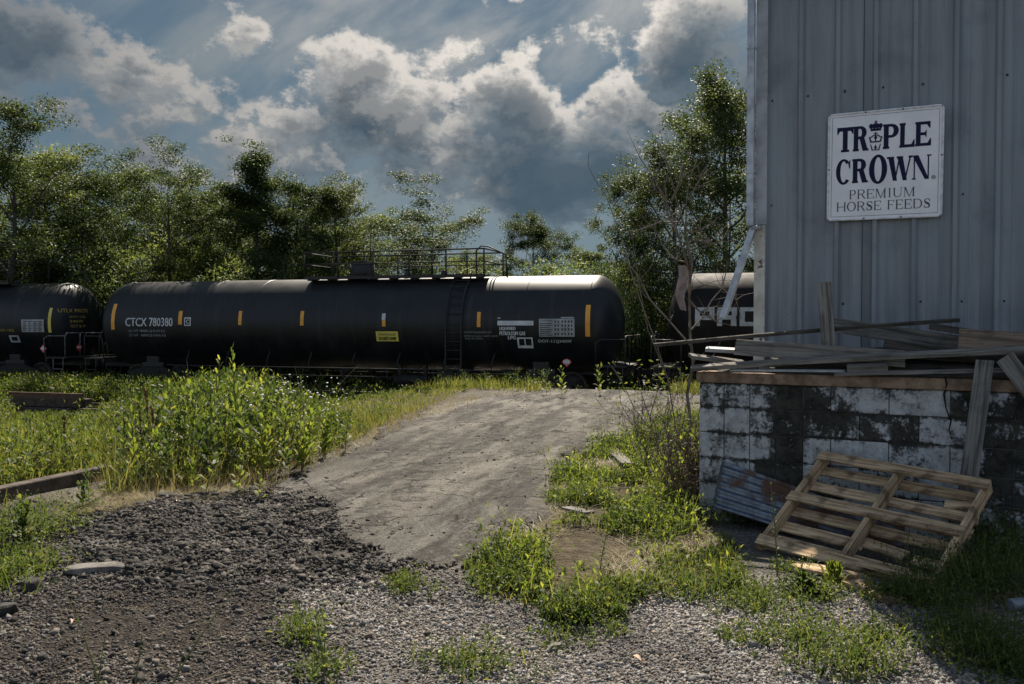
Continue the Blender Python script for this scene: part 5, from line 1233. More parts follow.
TREES = [
 ('fullb', 'd', 12, 106, 37, 200, .3, 'tall dark leafy tree at the far left edge above the tank car'),
 ('airy', 'd', 72, 142, 39, 160, 1.2, 'second tall tree from the left with an open ragged crown'),
 ('airy', 'd', 165, 134, 38, 150, 2.0, 'airy tree with a visible dark trunk against the sky, third from the left'),
 ('airyb', 'd', 212, 188, 41, 80, .4, 'slim half bare tree just right of the airy tree with the visible trunk'),
 ('tall', 'd', 262, 146, 37, 120, 1.0, 'pointed dark tree left of the walkway end of the middle tank car'),
 ('full', 'd', 300, 176, 39, 110, 2.2, 'narrow green tree above the left end of the walkway'),
 ('airyb', 'd', 336, 182, 40, 115, 2.9, 'loose green tree above the dome of the middle tank car'),
 ('airy', 'm', 378, 188, 42, 130, 3.3, 'pale feathery tree above the middle of the walkway'),
 ('airy', 'd', 440, 182, 39, 150, 4.4, 'open feathery tree over the ladder, right end of the tree line'),
 ('flat', 'd', 532, 216, 43, 105, 5.1, 'small flat topped tree standing alone right of the walkway'),
 ('airyb', 'm', 590, 248, 45, 90, 1.7, 'low loose tree above the right end of the middle tank car'),
 ('fullb', 'd', 672, 126, 33, 175, .9, 'large dark tree behind the bare sapling'),
 ('full', 'd', 732, 74, 36, 170, 2.6, 'tallest dense tree beside the building corner'),
 ('fullb', 'd', 632, 176, 34.5, 105, 3.9, 'dark side tree reaching left from the large tree behind the sapling'),
 ('full', 'm', 790, 95, 40, 170, 4.6, 'dense tree mostly hidden behind the building'),
 ('full', 'l', 40, 150, 44, 170, 5.9, 'pale green tree filling the gap behind the leftmost tree'),
 ('full', 'l', 125, 172, 45, 150, 4.9, 'pale green round tree low behind the airy tree'),
 ('full', 'm', 205, 192, 46, 140, 3.1, 'round mid green tree low behind the slim half bare tree'),
 ('full', 'm', 320, 200, 46, 130, 5.6, 'mid green tree low behind the walkway dome'),
 ('full', 'l', 245, 200, 43, 110, 2.1, 'pale tree low behind the pointed dark tree'),
 ('flat', 'm', 470, 250, 48, 90, 2.5, 'distant low tree just right of the ladder'),
 ('full', 'l', 630, 262, 40, 90, 1.2, 'bright green low tree right of the middle tank car'),
 ('full', 'm', -60, 120, 38, 190, 1.9, 'leafy tree beyond the left edge of the view'),
 ('full', 'm', 880, 150, 42, 200, .2, 'leafy tree wholly behind the building'),
]
for t_ in TREES: place_tree(*t_)
BUSH = []
r_ = random.Random(9)
for i, px in enumerate(range(-30, 800, 34)):
    D = 39.5 + r_.uniform(-1.5, 2.5) - (px > 560) * 5 + max(0, 250 - px) * .012; topy = (238 if px < 350 else 262) + r_.uniform(-14, 12) + (12 if 470 < px < 560 else 0)
    BUSH.append((px + r_.uniform(-6, 6), topy, D, 105 + r_.uniform(-10, 40), r_.choice('lllmm')))
for i, px in enumerate(range(-20, 780, 44)):
    D = 35.5 - px * .004 + r_.uniform(-.4, .8) - (px > 560) * 1.5; D += 3.4 + max(0, (330 - px)) * .011; BUSH.append((px, 318 + r_.uniform(-14, 16), D, 95 + r_.uniform(-10, 30), r_.choice('lmm')))
for i, (px, topy, D, w, lm) in enumerate(BUSH):
    tm, cm = BPROTO[i % 3]; p = at(px, 330, D); z0 = hz(p.x, D) - .05; top = at(px, topy, D).z; nat = (5, 6, 4.5)[i % 3] * 1.25
    tall = i < 25
    root = empty('shrub', (p.x, D, z0), r_.uniform(0, 6), ('tall leafy shrub in the thicket that fills the space under the tree crowns' if tall else 'low shrub of the hedge seen under and between the tank cars'), 'shrub',
                 'thicket of tall shrubs below the trees' if tall else 'low shrubs behind the rails'); sw = (w / FPX * D) / nat; root.scale = (sw, sw, (top - z0) / BTOP[i % 3])
    for nm, me, mt in (('stems', tm, M_BARK), ('foliage', cm, LM[lm])):
        o = bpy.data.objects.new(nm, me); COL.objects.link(o); o.parent = root
        if not me.materials: me.materials.append(mt)
        o.material_slots[0].link = 'OBJECT'; o.material_slots[0].material = mt

# --- grass and ground cover
def gz(x, y): return height(x, y) + .035 * fbm(x, y, 3.0, 4, 11) * np.exp(-np.hypot(x, y) / 12)
def blades(name, xy, h, w, mat_, lean=.35, kind='stuff', flatten=0):
    n = len(xy); a = rng.uniform(0, 2 * pi, n); l = np.abs(rng.normal(lean, .25, n)) * h; dx, dy = np.cos(a) * l, np.sin(a) * l
    b = rng.uniform(0, 2 * pi, n); wx, wy = np.cos(b) * w / 2, np.sin(b) * w / 2; z = gz(xy[:, 0], xy[:, 1]) - .01
    hh = h * (1 - flatten); x, y = xy[:, 0], xy[:, 1]
    V = np.stack([np.stack([x - wx, y - wy, z], -1), np.stack([x + wx, y + wy, z], -1), np.stack([x + dx * .35 + wx * .75, y + dy * .35 + wy * .75, z + hh * .6], -1), np.stack([x + dx, y + dy, z + hh], -1), np.stack([x + dx * .35 - wx * .75, y + dy * .35 - wy * .75, z + hh * .6], -1)], 1).reshape(-1, 3)
    i = np.arange(n)[:, None] * 5; Q = i + np.array([[0, 1, 2, 4]]); T = i + np.array([[4, 2, 3, 3]])
    # two quads per blade share an edge; the tip quad is folded to a triangle by a doubled corner, so nudge it
    V2 = V.copy(); F1 = np.concatenate([Q, ], 0)
    me = bpy.data.meshes.new(name); F3 = np.concatenate([i + np.array([[0, 1, 2]]), i + np.array([[0, 2, 4]]), i + np.array([[4, 2, 3]])], 0)
    me2 = np_mesh(name, V2, F3); return link(name, me2, mat_, kind=kind)
def weeds_np(xy, hs, nl, leaf, wid, r, splay=.35, droop=.0, bush=.16):
    """leafy upright plants as one cloud of leaves + thin stems"""
    n = len(xy); z = gz(xy[:, 0], xy[:, 1]); base = np.stack([xy[:, 0], xy[:, 1], z], -1)
    ld = r.normal(0, .24, (n, 2)); k = np.repeat(np.arange(n), nl); u = r.random(len(k)) ** .8
    P = base[k] + np.stack([ld[k, 0] * hs[k] * u ** 1.5, ld[k, 1] * hs[k] * u ** 1.5, hs[k] * u], -1); P[:, :2] += r.normal(0, 1, (len(k), 2)) * (bush * hs[k] * (.35 + .65 * np.sin(np.pi * np.clip(u * .9 + .1, 0, 1))))[:, None]
    a = r.uniform(0, 2 * pi, len(k)); el = r.normal(splay, .35, len(k)) + u * .6; L = leaf * (1.25 - .7 * u) * r.uniform(.7, 1.3, len(k)) * (.5 + hs[k] * .9).clip(.5, 1.3)
    d = np.stack([np.cos(a) * np.cos(el), np.sin(a) * np.cos(el), np.sin(el)], -1); s = np.stack([-np.sin(a), np.cos(a), r.normal(0, .35, len(k))], -1)
    W = (L * wid)[:, None] * s; Ld = L[:, None] * d; nn = np.cross(d, s) * (L * wid * .3)[:, None]
    V = np.stack([P, P + Ld * .45 + W * .5 + nn, P + Ld - np.array([0, 0, 1]) * (L * droop)[:, None], P + Ld * .45 - W * .5 + nn], 1).reshape(-1, 3); F = np.arange(len(V)).reshape(-1, 4)
    st = np.stack([base - [.003, 0, 0], base + [.003, 0, 0], base + np.stack([ld[:, 0] * hs + .0015, ld[:, 1] * hs, hs], -1), base + np.stack([ld[:, 0] * hs - .0015, ld[:, 1] * hs, hs], -1)], 1).reshape(-1, 3)
    return np.concatenate([V, st]), np.concatenate([F, len(V) + np.arange(len(st)).reshape(-1, 4)])
def weeds(name, xy, hs, nl, leaf, wid, mat_, **kw):
    V, F = weeds_np(xy, hs, nl, leaf, wid, rng, **kw); return link(name, np_mesh(name, V, F), mat_, kind='stuff')

# field beyond the bank, left, and the verge along the road
def open_h(xy):
    px = CX + FPX * xy[:, 0] / xy[:, 1]; win = ((px > -5) & (px < 98) & (xy[:, 1] > 19) & (xy[:, 1] < 27))
    return (1 - .62 * sstep(-.30, -.12, xy[:, 0] / xy[:, 1])) * np.where(win, .28, 1.0)
def field_cap(xy, h):
    px = CX + FPX * xy[:, 0] / xy[:, 1]; ty = np.interp(px, [-60, 0, 8, 88, 100, 200, 340, 480, 640], [392, 390, 411, 411, 394, 384, 390, 382, 380])
    return np.minimum(h, (CAMZ - (ty - 320) / FPX * xy[:, 1] - height(xy[:, 0], xy[:, 1])).clip(.04, 1.5) * rng.uniform(.6, 1.0, len(xy)))      # shorter growth towards the road and the open strip before the rails
xy = sample_poly(FIELD, 95000, 1.0); xy = excl(xy, ROAD, 0)
blades('meadow_grass', xy, field_cap(xy, open_h(xy) * rng.uniform(.10, .40, len(xy)) * (.70 + 1.2 * fbm(xy[:, 0], xy[:, 1], .5, 3, 6))), rng.uniform(.008, .018, len(xy)), M_GRASS)
xy = sample_poly(FIELD, 7500, .5); qq = -((xy[:, 0] - TRK.x) * TN.x + (xy[:, 1] - TRK.y) * TN.y); k = (fbm(xy[:, 0], xy[:, 1], .6, 3, 8) + rng.normal(0, .06, len(xy)) > .0) & (xy[:, 0] < -2.0) & ((qq > 9.5) | (rng.random(len(xy)) < .12)); xy = excl(xy[k], ROAD, 0)
weeds('meadow_weeds', xy, field_cap(xy, open_h(xy) * (.55 + 1.5 * fbm(xy[:, 0], xy[:, 1], .35, 3, 18)).clip(.2, .75) * rng.uniform(.4, 1.1, len(xy))), 30, .08, .34, M_WEED, bush=.25)
# strip close to the train (hides the wheels)
s = rng.uniform(-30, 3.0, 5200); q = rng.uniform(-4.6, -2.0, 5200); xy = np.stack([TRK.x + TD.x * s + TN.x * q, TRK.y + TD.y * s + TN.y * q], -1); k = (s < -12) | (rng.random(5200) < .10); xy = xy[k]
weeds('trackside_weeds', xy, rng.uniform(.3, .95, len(xy)), 26, .14, .4, M_WEED, bush=.25)
# mound of tall weeds left of the road: how tall the growth stands at each bearing
def mound_h(xy, lo, hi):
    px = CX + FPX * xy[:, 0] / xy[:, 1]; ty = np.interp(px, [90, 115, 150, 185, 225, 255, 290, 330, 372], [418, 405, 392, 376, 362, 368, 388, 408, 424])
    full = CAMZ - (ty - 320) / FPX * xy[:, 1] - height(xy[:, 0], xy[:, 1]); return (full.clip(.12, 1.5) * rng.uniform(lo, hi, len(xy))).clip(.06, 1.4)
xy = sample_poly(MOUND, 1500, .3)
mh = (.80 + 2.4 * fbm(xy[:, 0], xy[:, 1], .9, 3, 9)).clip(.12, 1.25) * rng.uniform(.6, 1.1, len(xy)); dr = blur_mask(MOUND, xy[:, 0], xy[:, 1], .45, 16); mh = mh * (.35 + .65 * sstep(.55, 1.0, dr))
mh = np.minimum(mh * 1.3, mound_h(xy, .5, .95)); weeds('mound_weeds', xy, mh, 44, .075, .38, M_WEED, bush=.30)
xy = sample_poly(MOUND, 420, .3); dr = blur_mask(MOUND, xy[:, 0], xy[:, 1], .45, 16); weeds('bright_mound_weeds', xy, mound_h(xy, .35, 1.0) * (.35 + .65 * sstep(.55, 1.0, dr)), 30, .11, .34, M_WEEDBRIGHT, bush=.2)
xy = sample_poly(MOUND, 260, .3); weeds('dark_mound_weeds', xy, mound_h(xy, .5, .95) * (.35 + .65 * sstep(.5, 1.0, blur_mask(MOUND, xy[:, 0], xy[:, 1], .45, 16))), 60, .10, .45, M_TREEDARK, bush=.35)
xy = sample_poly(FIELD, 900, .4); xy = xy[(fbm(xy[:, 0], xy[:, 1], .3, 3, 28) > .02)]; weeds('dark_field_weeds', xy, field_cap(xy, open_h(xy) * rng.uniform(.25, .65, len(xy))), 50, .12, .45, M_TREEDARK, bush=.35)
xy = sample_poly(MOUND, 16000, .3); blades('mound_grass', xy, mound_h(xy, .2, .6).clip(.08, .5), rng.uniform(.005, .012, len(xy)), M_GRASS)
# white fleabane heads over the mound
FL = world_poly([(255, 470), (330, 448), (350, 425), (280, 420), (200, 440), (190, 470)])
xy = sample_poly(FL, 240); zz = gz(xy[:, 0], xy[:, 1]) + rng.uniform(.25, .8, len(xy)); P = np.stack([xy[:, 0], xy[:, 1], zz], -1); Vv = []; Ff = []
for p in P:
    b = len(Vv); rr_ = rng.uniform(.008, .016); a0 = rng.uniform(0, 6)
    Vv.append(p + [0, 0, .004])
    for k in range(7): Vv.append(p + [rr_ * cos(a0 + k * 2 * pi / 7), rr_ * sin(a0 + k * 2 * pi / 7) * .8, rr_ * .5 * sin(a0 + k * 2 * pi / 7)])
    Ff += [(b, b + 1 + k, b + 1 + (k + 1) % 7) for k in range(7)]
link('fleabane_flowers', np_mesh('fleabane_flowers', np.array(Vv), np.array(Ff)), M_FLOWER, kind='stuff')

# verge beyond the crest of the road
xy = rng.uniform([-5, 14], [7, 26], (60000, 2)); qq = -((xy[:, 0] - TRK.x) * TN.x + (xy[:, 1] - TRK.y) * TN.y); xy = xy[(qq > 4.2) & (qq < 8.2 + .5 * fbm(xy[:, 0], xy[:, 1], .7, 3, 61))]; xy = excl(xy, ROAD, 0)
xy = xy[fbm(xy[:, 0], xy[:, 1], .8, 3, 62) + rng.normal(0, .1, len(xy)) > -.08]
blades('verge_grass', xy, rng.uniform(.10, .38, len(xy)), rng.uniform(.008, .016, len(xy)), M_GRASS)
xy = xy[::34]; weeds('verge_weeds', xy, rng.uniform(.15, .55, len(xy)), 28, .09, .36, M_WEED, bush=.25)
# right hand patch of low weeds
xy = sample_poly(GREEN_R, 6000, .7); den = fbm(xy[:, 0], xy[:, 1], 1.9, 4, 15) + rng.normal(0, .05, len(xy)); k = den > .005
xg = xy[k]; weeds('ground_cover', xg, (.03 + .55 * (den[k] + .03)).clip(.03, .30) * rng.uniform(.5, 1.2, len(xg)), 24, .062, .50, M_WEED, splay=.2, bush=.55)
xy = sample_poly(GREEN_R, 700, .5); den = fbm(xy[:, 0], xy[:, 1], 1.9, 4, 15); xy = xy[den > .02]; weeds('bright_ground_cover', xy, rng.uniform(.08, .36, len(xy)), 20, .08, .36, M_WEEDBRIGHT, bush=.3)
xy = sample_poly(GREEN_R, 9000, .7); den = fbm(xy[:, 0], xy[:, 1], 1.9, 4, 15); xy = xy[den > -.08]; blades('patch_grass', xy, rng.uniform(.04, .15, len(xy)), rng.uniform(.003, .007, len(xy)), M_GRASS)
# small outlying tufts: (pixel, radius m, plants, height)
TUFT = [(412, 590, .16, 26, .10), (398, 584, .10, 14, .07), (475, 668, .22, 40, .12), (302, 640, .11, 22, .16), (318, 676, .10, 14, .12), (565, 640, .12, 14, .06), (600, 628, .2, 30, .08),
        (845, 668, .22, 60, .16), (800, 642, .16, 40, .14), (975, 650, .28, 120, .16), (1010, 676, .2, 60, .14), (740, 645, .15, 20, .07), (12, 540, .35, 120, .26), (30, 570, .22, 60, .14), (-20, 590, .25, 70, .2), (870, 640, .1, 18, .07),
        (700, 590, .3, 90, .12), (815, 600, .2, 60, .10), (755, 605, .25, 60, .10), (905, 600, .16, 60, .14), (985, 590, .35, 160, .26), (1010, 560, .3, 100, .3), (930, 610, .2, 50, .12), (790, 572, .12, 14, .08), (730, 520, .3, 80, .2), (700, 500, .2, 70, .3), (704, 480, .25, 110, .34), (685, 450, .3, 110, .35), (655, 440, .3, 60, .25)]
Vs, Fs = [], []; b = 0
for px, py, rad, cnt, h in TUFT:
    c = ground_at(px, py); q = rng.normal(0, rad * .55, (cnt, 2)) + [c.x, c.y]; V, F = weeds_np(q, rng.uniform(.4, 1.2, cnt) * h, 20, .048, .44, rng, splay=.25, bush=.5); Vs.append(V); Fs.append(F + b); b += len(V)
link('scattered_weeds', np_mesh('scattered_weeds', np.concatenate(Vs), np.concatenate(Fs)), M_WEED, kind='stuff')
# sparse growth all over the far ground
xy = rng.uniform([-60, 34], [60, 75], (9000, 2)); weeds('far_undergrowth', xy, rng.uniform(.3, 1.0, len(xy)), 10, .22, .5, M_TREELEAF)

# dry grass: matted straw in the patch, along the road edge, at the foot of the bank
DRY = [world_poly([(395, 425), (480, 396), (640, 386), (660, 390), (560, 392), (480, 402), (400, 438), (330, 470), (270, 490), (262, 480)]),
       world_poly([(250, 480), (80, 500), (60, 520), (200, 505), (270, 492)]), world_poly([(495, 590), (545, 560), (600, 500), (640, 460), (560, 465), (540, 520), (500, 550)]),
       world_poly([(600, 590), (740, 560), (700, 520), (620, 540)]), world_poly([(890, 600), (1030, 640), (1030, 590), (930, 600)]), world_poly([(640, 400), (690, 440), (700, 415), (670, 392)])]
Xs = [sample_poly(P_, n_) for P_, n_ in zip(DRY, (11000, 9000, 5200, 3400, 2600, 2400))]; xy = np.concatenate(Xs)
k = fbm(xy[:, 0], xy[:, 1], 1.7, 3, 51) + rng.normal(0, .08, len(xy)) > -.05; xy = xy[k]
blades('dry_grass', xy, rng.uniform(.06, .26, len(xy)), rng.uniform(.0025, .0065, len(xy)), M_STRAW, lean=1.1, flatten=.72)
FOOT = world_poly([(80, 498), (110, 478), (200, 478), (270, 472), (330, 448), (400, 418), (470, 398), (480, 402), (405, 428), (335, 462), (275, 488), (190, 500), (110, 508)])
xy = sample_poly(FOOT, 3400); xy = xy[(xy[:, 0] / xy[:, 1] < -.22) | (rng.random(len(xy)) < .35)]; blades('dry_fringe', xy, rng.uniform(.06, .30, len(xy)), rng.uniform(.002, .005, len(xy)), M_STRAW, lean=.6)
LIT = world_poly([(0, 560), (330, 500), (450, 560), (1024, 620), (1024, 700), (0, 700)])
xy = sample_poly(LIT, 3800, .6); blades('dead_straw', xy, rng.uniform(.04, .22, len(xy)), rng.uniform(.002, .0045, len(xy)), M_STRAW, lean=1.0, flatten=.9)

# --- individual plants
def plant(name, x, y, h, nl, leaf, wid, mat_, label, cat='weed', group=None, seed=0, splay=.5, stems=1, head=None, lean=.12):
    r = np.random.default_rng(seed + 100); z = hz(x, y); root = empty(name, (x, y, z - .01), 0, label, cat, group); mb = MB(); Vs = []; Fs = []; b = 0; hd = MB()
    for s_ in range(stems):
        hh = h * (1 if s_ == 0 else r.uniform(.6, .95)); l = Vector((r.normal(0, lean), r.normal(0, lean), 1)); pts = [Vector((r.normal(0, .02) * (stems > 1), r.normal(0, .02) * (stems > 1), 0))]
        for i in range(1, 7): u = i / 6; pts.append(Vector((pts[0].x + l.x * hh * u ** 1.6, pts[0].y + l.y * hh * u ** 1.6, hh * u)))
        mb.tube(pts, [.0065 * (1 - .7 * i / 6) * (h + .3) for i in range(7)], 5)
        u = (np.arange(nl) + .5) / nl; u = .08 + .92 * u; i = np.minimum((u * 6).astype(int), 5); A = np.array([p[:] for p in pts]); P = A[i] + (A[i + 1] - A[i]) * (u * 6 - i)[:, None]
        a = np.arange(nl) * 2.4 + r.normal(0, .25, nl); el = splay + u * .55 + r.normal(0, .15, nl); L = leaf * (1.15 - .65 * u) * r.uniform(.8, 1.2, nl)
        d = np.stack([np.cos(a) * np.cos(el), np.sin(a) * np.cos(el), np.sin(el)], -1); s = np.stack([-np.sin(a), np.cos(a), 0 * a], -1); nn = np.cross(s, d)
        m1 = P + d * (L * .3)[:, None]; m2 = P + d * (L * .68)[:, None] - nn * (L * .02)[:, None]; tip = P + d * L[:, None] - [0, 0, 1] * (L * .22)[:, None]; w = (L * wid * .5)[:, None] * s; f = nn * (L * wid * .16)[:, None]
        V = np.stack([P, m1 + w + f, m1, m1 - w + f, m2 + w * .8 + f, m2, m2 - w * .8 + f, tip], 1).reshape(-1, 3); q = np.arange(nl)[:, None] * 8
        F = np.concatenate([q + np.array([[0, 1, 2]]), q + np.array([[0, 2, 3]]), q + np.array([[1, 4, 5]]), q + np.array([[1, 5, 2]]), q + np.array([[2, 5, 6]]), q + np.array([[2, 6, 3]]), q + np.array([[4, 7, 5]]), q + np.array([[5, 7, 6]])], 0)
        Vs.append(V); Fs.append(F + b); b += len(V)
        if head:
            for k in range(26):
                u_ = r.uniform(.55, 1.0); i_ = min(int(u_ * 6), 5); p = pts[i_].lerp(pts[i_ + 1], u_ * 6 - i_); e = p + Vector(r.normal(0, .018, 3)) + Vector((0, 0, .02)); hd.tube([p, (p + e) / 2, e], [.003, .010, .003], 4)
    mb.build('stem', M_STEM if not head else M_DOCK, root); link('leaves', np_mesh('leaves', np.concatenate(Vs), np.concatenate(Fs), True), mat_, root)
    if head: hd.build('seed_head', M_DOCK, root)
    return root
def plant_px(name, px, D, topy, *a, **kw):
    p = at(px, topy, D); return plant(name, p.x, D, max(.12, p.z - hz(p.x, D)), *a, **kw)
plant_px('leafy_weed', 237, 9.4, 346, 30, .20, .22, M_WEEDBRIGHT, 'tallest bright leafy weed rising in front of the tank car', seed=1, splay=.75, lean=.03)
plant_px('leafy_weed', 208, 9.3, 358, 24, .18, .24, M_WEEDBRIGHT, 'tall bright weed just left of the tallest one', seed=2, splay=.6, lean=.08)
plant_px('leafy_weed', 190, 9.0, 392, 18, .20, .30, M_WEEDBRIGHT, 'broad leaved yellow green weed on the mound beside the brown seed heads', seed=3, splay=.5)
plant_px('leafy_weed', 283, 9.6, 384, 20, .16, .28, M_WEEDBRIGHT, 'bright weed at the right end of the tall mound weeds', seed=4, splay=.6)
plant_px('leafy_weed', 130, 8.9, 388, 22, .17, .18, M_WEEDBRIGHT, 'narrow leaved pale weed at the left end of the mound', seed=5, splay=.8)
plant_px('leafy_weed', 118, 8.2, 440, 16, .15, .3, M_WEEDBRIGHT, 'weed standing behind the end of the old timber edging', seed=6)
plant_px('leafy_weed', 87, 7.3, 470, 16, .13, .3, M_WEED, 'small forked weed right in front of the timber edging', seed=7, stems=2)
plant_px('leafy_weed', 205, 7.9, 452, 14, .12, .36, M_WEEDBRIGHT, 'broad leaved seedling at the foot of the mound, left of the other two', seed=8)
plant_px('leafy_weed', 238, 8.0, 448, 14, .14, .38, M_WEEDBRIGHT, 'broad leaved bright seedling at the foot of the mound near the road', seed=9)
plant_px('leafy_weed', 259, 7.8, 472, 8, .10, .4, M_WEEDBRIGHT, 'smallest bright seedling where the mound meets the road', seed=10)
plant_px('leafy_weed', 25, 6.0, 492, 26, .12, .3, M_WEED, 'bushy weed at the left edge in front of the timber edging', seed=11, stems=3)
plant_px('leafy_weed', 514, 6.2, 520, 22, .07, .35, M_WEEDBRIGHT, 'slender upright weed at the left tip of the green patch', seed=12)
plant_px('leafy_weed', 600, 5.6, 520, 26, .05, .4, M_WEED, 'tall thin weed standing in the middle of the green patch', seed=13)
plant_px('leafy_weed', 500, 5.7, 560, 22, .10, .2, M_WEEDBRIGHT, 'spiky pale grass like weed at the front of the green patch', seed=14, stems=4, splay=.9)
plant_px('leafy_weed', 832, 5.35, 566, 18, .15, .14, M_WEEDBRIGHT, 'spiky bright weed right below the middle of the pallet', seed=15, stems=3, splay=.95)
plant_px('leafy_weed', 778, 5.6, 480, 16, .05, .3, M_WEED, 'thin tall weed in front of the left side of the pallet', seed=16)
plant_px('leafy_weed', 806, 5.2, 572, 22, .14, .28, M_WEED, 'dark dense weed in front of the pallet, left of the spiky one', seed=17, stems=4)
plant_px('leafy_weed', 874, 4.5, 590, 22, .05, .35, M_WEED, 'thin upright weed on the gravel below the pallet corner', seed=18)
plant_px('leafy_weed', 965, 5.5, 575, 22, .06, .35, M_WEED, 'thin pale weed in the shade right of the pallet', seed=19)
plant_px('leafy_weed', 600, 19.0, 366, 16, .2, .35, M_WEEDBRIGHT, 'weed rising at the far road edge before the right end of the middle car', seed=20)
plant_px('leafy_weed', 562, 18.5, 366, 16, .2, .35, M_WEEDBRIGHT, 'weed at the far road edge under the red hazard placard', seed=21)
plant_px('leafy_weed', 547, 19.2, 370, 14, .2, .3, M_WEED, 'weed at the far road edge left of the hazard placard', seed=22)
plant_px('leafy_weed', 318, 3.95, 610, 16, .05, .5, M_WEEDBRIGHT, 'small roundish leaved weed alone on the dark gravel in front', seed=23, stems=3)
plant_px('leafy_weed', 322, 3.55, 655, 14, .06, .5, M_WEEDBRIGHT, 'small weed touching the bottom edge left of centre', seed=24, stems=2)
rp = random.Random(77)
PL = ['hanging over the dark rubble', 'beside the timber edging end', 'below the reddish dock stalks', 'in the middle of the mound foot', 'half hidden behind the mound front', 'facing the road bend', 'on the highest part of the mound',
      'between the tallest weed and the road', 'at the crown of the slope by the road', 'among the white fleabane heads', 'over the dry straw at the mound foot', 'in front of the lettered end of the tank car', 'at the far right of the mound', 'behind the fleabane by the road']
for i, (px, D, ty, lf) in enumerate([(172, 8.2, 440, .19), (140, 8.5, 420, .17), (165, 8.4, 428, .22), (215, 8.6, 415, .20), (255, 9.0, 398, .2), (300, 9.4, 408, .18), (222, 9.3, 372, .2), (262, 9.0, 410, .22), (325, 10.4, 405, .16), (290, 9.2, 425, .18), (190, 8.1, 462, .15), (178, 9.2, 378, .2), (345, 11.0, 408, .15), (310, 10.0, 400, .17)]):
    plant_px('broadleaf_weed', px, D, ty, 16 + i % 5, lf, rp.uniform(.26, .42), M_WEEDBRIGHT if i % 3 else M_WEED, 'broad leaved yellow green weed ' + PL[i], 'weed', 'broad leaved weeds on the mound', seed=200 + i, splay=rp.uniform(.3, .8), stems=1 + i % 3, lean=.2)
mb = MB(); r_ = random.Random(31); dc = ground_at(200, 470); dead = empty('dead_stalks', (dc.x, dc.y + .5, hz(dc.x, dc.y + .5)), 0, 'pale dry dead stalks leaning out of the middle of the mound', 'dead weed')
for k in range(26):
    p = Vector((r_.uniform(-.9, 1.3), r_.uniform(-.2, .8), 0)); h = r_.uniform(.5, 1.15); d = Vector((r_.gauss(0, .28), r_.gauss(0, .2), 1)); mb.tube([p, p + d * h * .5, p + d * h + Vector((r_.gauss(0, .12), 0, -.05))], [.005, .004, .0015], 4)
mb.build('stalk', M_STRAW, dead)
for i, (px, D, ty) in enumerate([(150, 8.7, 392), (142, 8.8, 400), (160, 8.6, 404), (66, 9.2, 415)]):
    plant_px('dock_weed', px, D, ty, 8, .09, .3, M_WEED, ['reddish brown dock stalk, tallest of the three on the mound', 'reddish brown dock stalk left of the tallest one', 'short reddish dock stalk right of the tallest one', 'dock stalk alone among the field weeds left of the mound'][i], 'weed', 'brown dock stalks', seed=40 + i, head=True, lean=.10)
# wispy dry stalks near the camera at the bottom left
for i, (px, D, ty) in enumerate([(105, 3.4, 590), (150, 3.3, 600), (128, 3.1, 628), (95, 3.5, 640)]):
    plant_px('wispy_weed', px, D, ty, 14, .035, .25, M_WEED, ['wispy dark weed near the bottom left corner, tallest of four', 'wispy weed leaning right of the tallest of the four', 'short wispy weed between the two tall ones at the bottom edge', 'wispy weed farthest left of the four at the bottom edge'][i], 'weed', 'wispy weeds by the bottom left corner', seed=60 + i, lean=.25)

# --- bare sapling and brambles by the wall end
def stem_path(pts, D): return [at(px, py, D + dz) for px, py, dz in pts]
sb = ground_at(690, 470); SD = 8.6
base = Vector((at(688, 400, SD).x, SD, hz(at(688, 400, SD).x, SD)))
sap = empty('bare_sapling', base, 0, 'tall bare grey many stemmed sapling in front of the lettered tank car', 'dead tree')
mb = MB(); r_ = random.Random(12)
main_st = [[(686, 455, 0), (691, 425, 0), (687, 395, .05), (693, 362, 0), (690, 335, 0), (689, 290, 0), (690, 260, 0), (684, 225, .05), (675, 195, .08), (668, 165, .1), (655, 138, .15)],
           [(689, 300, 0), (692, 262, -.03), (686, 235, -.05), (686, 205, -.05), (689, 180, -.1), (697, 160, -.1)],
           [(690, 275, 0), (683, 250, .1), (672, 215, .1), (664, 200, .1), (655, 180, .15), (640, 158, .2), (627, 130, .25)],
           [(689, 270, 0), (680, 240, -.1), (667, 212, -.1), (665, 185, -.1), (668, 170, -.1), (660, 130, -.12)]]
for q, pts in enumerate(main_st):
    P = [p - base for p in stem_path(pts, SD)]; n = len(P); r0 = .019 if q == 0 else .012; mb.tube(P, [r0 * (1 - .8 * i / (n - 1)) for i in range(n)], 7)
mb.build('trunk', M_DEADWOOD, sap)
tw = [[(690, 250, 0), (705, 247, -.1), (722, 240, -.2), (730, 232, -.2)], [(688, 232, 0), (700, 230, .1), (712, 222, .1), (722, 214, .1)], [(686, 262, 0), (676, 260, 0), (664, 248, 0), (655, 230, 0), (640, 215, 0)],
      [(690, 290, 0), (704, 285, 0), (722, 288, -.1), (736, 300, -.2), (742, 320, -.2)], [(689, 300, 0), (700, 312, 0), (716, 322, 0), (735, 326, 0)], [(690, 240, 0), (710, 243, .1), (740, 240, .1)],
      [(682, 222, 0), (660, 222, 0), (640, 230, .1), (622, 232, .1)], [(690, 345, 0), (670, 322, 0), (650, 300, 0), (640, 280, 0), (628, 262, 0), (612, 240, 0)], [(688, 200, 0), (694, 190, 0), (700, 178, 0), (698, 165, 0)],
      [(691, 330, 0), (702, 318, .1), (712, 300, .1), (724, 286, .1), (734, 278, .1)], [(672, 200, .1), (680, 180, 0), (684, 160, 0)], [(664, 196, .1), (655, 190, 0), (646, 192, 0)]]
mb = MB()
for q, pts in enumerate(tw): P = [p - base for p in stem_path(pts, SD)]; n = len(P); mb.tube(P, [.009 * (1 - .75 * i / (n - 1)) for i in range(n)], 5)
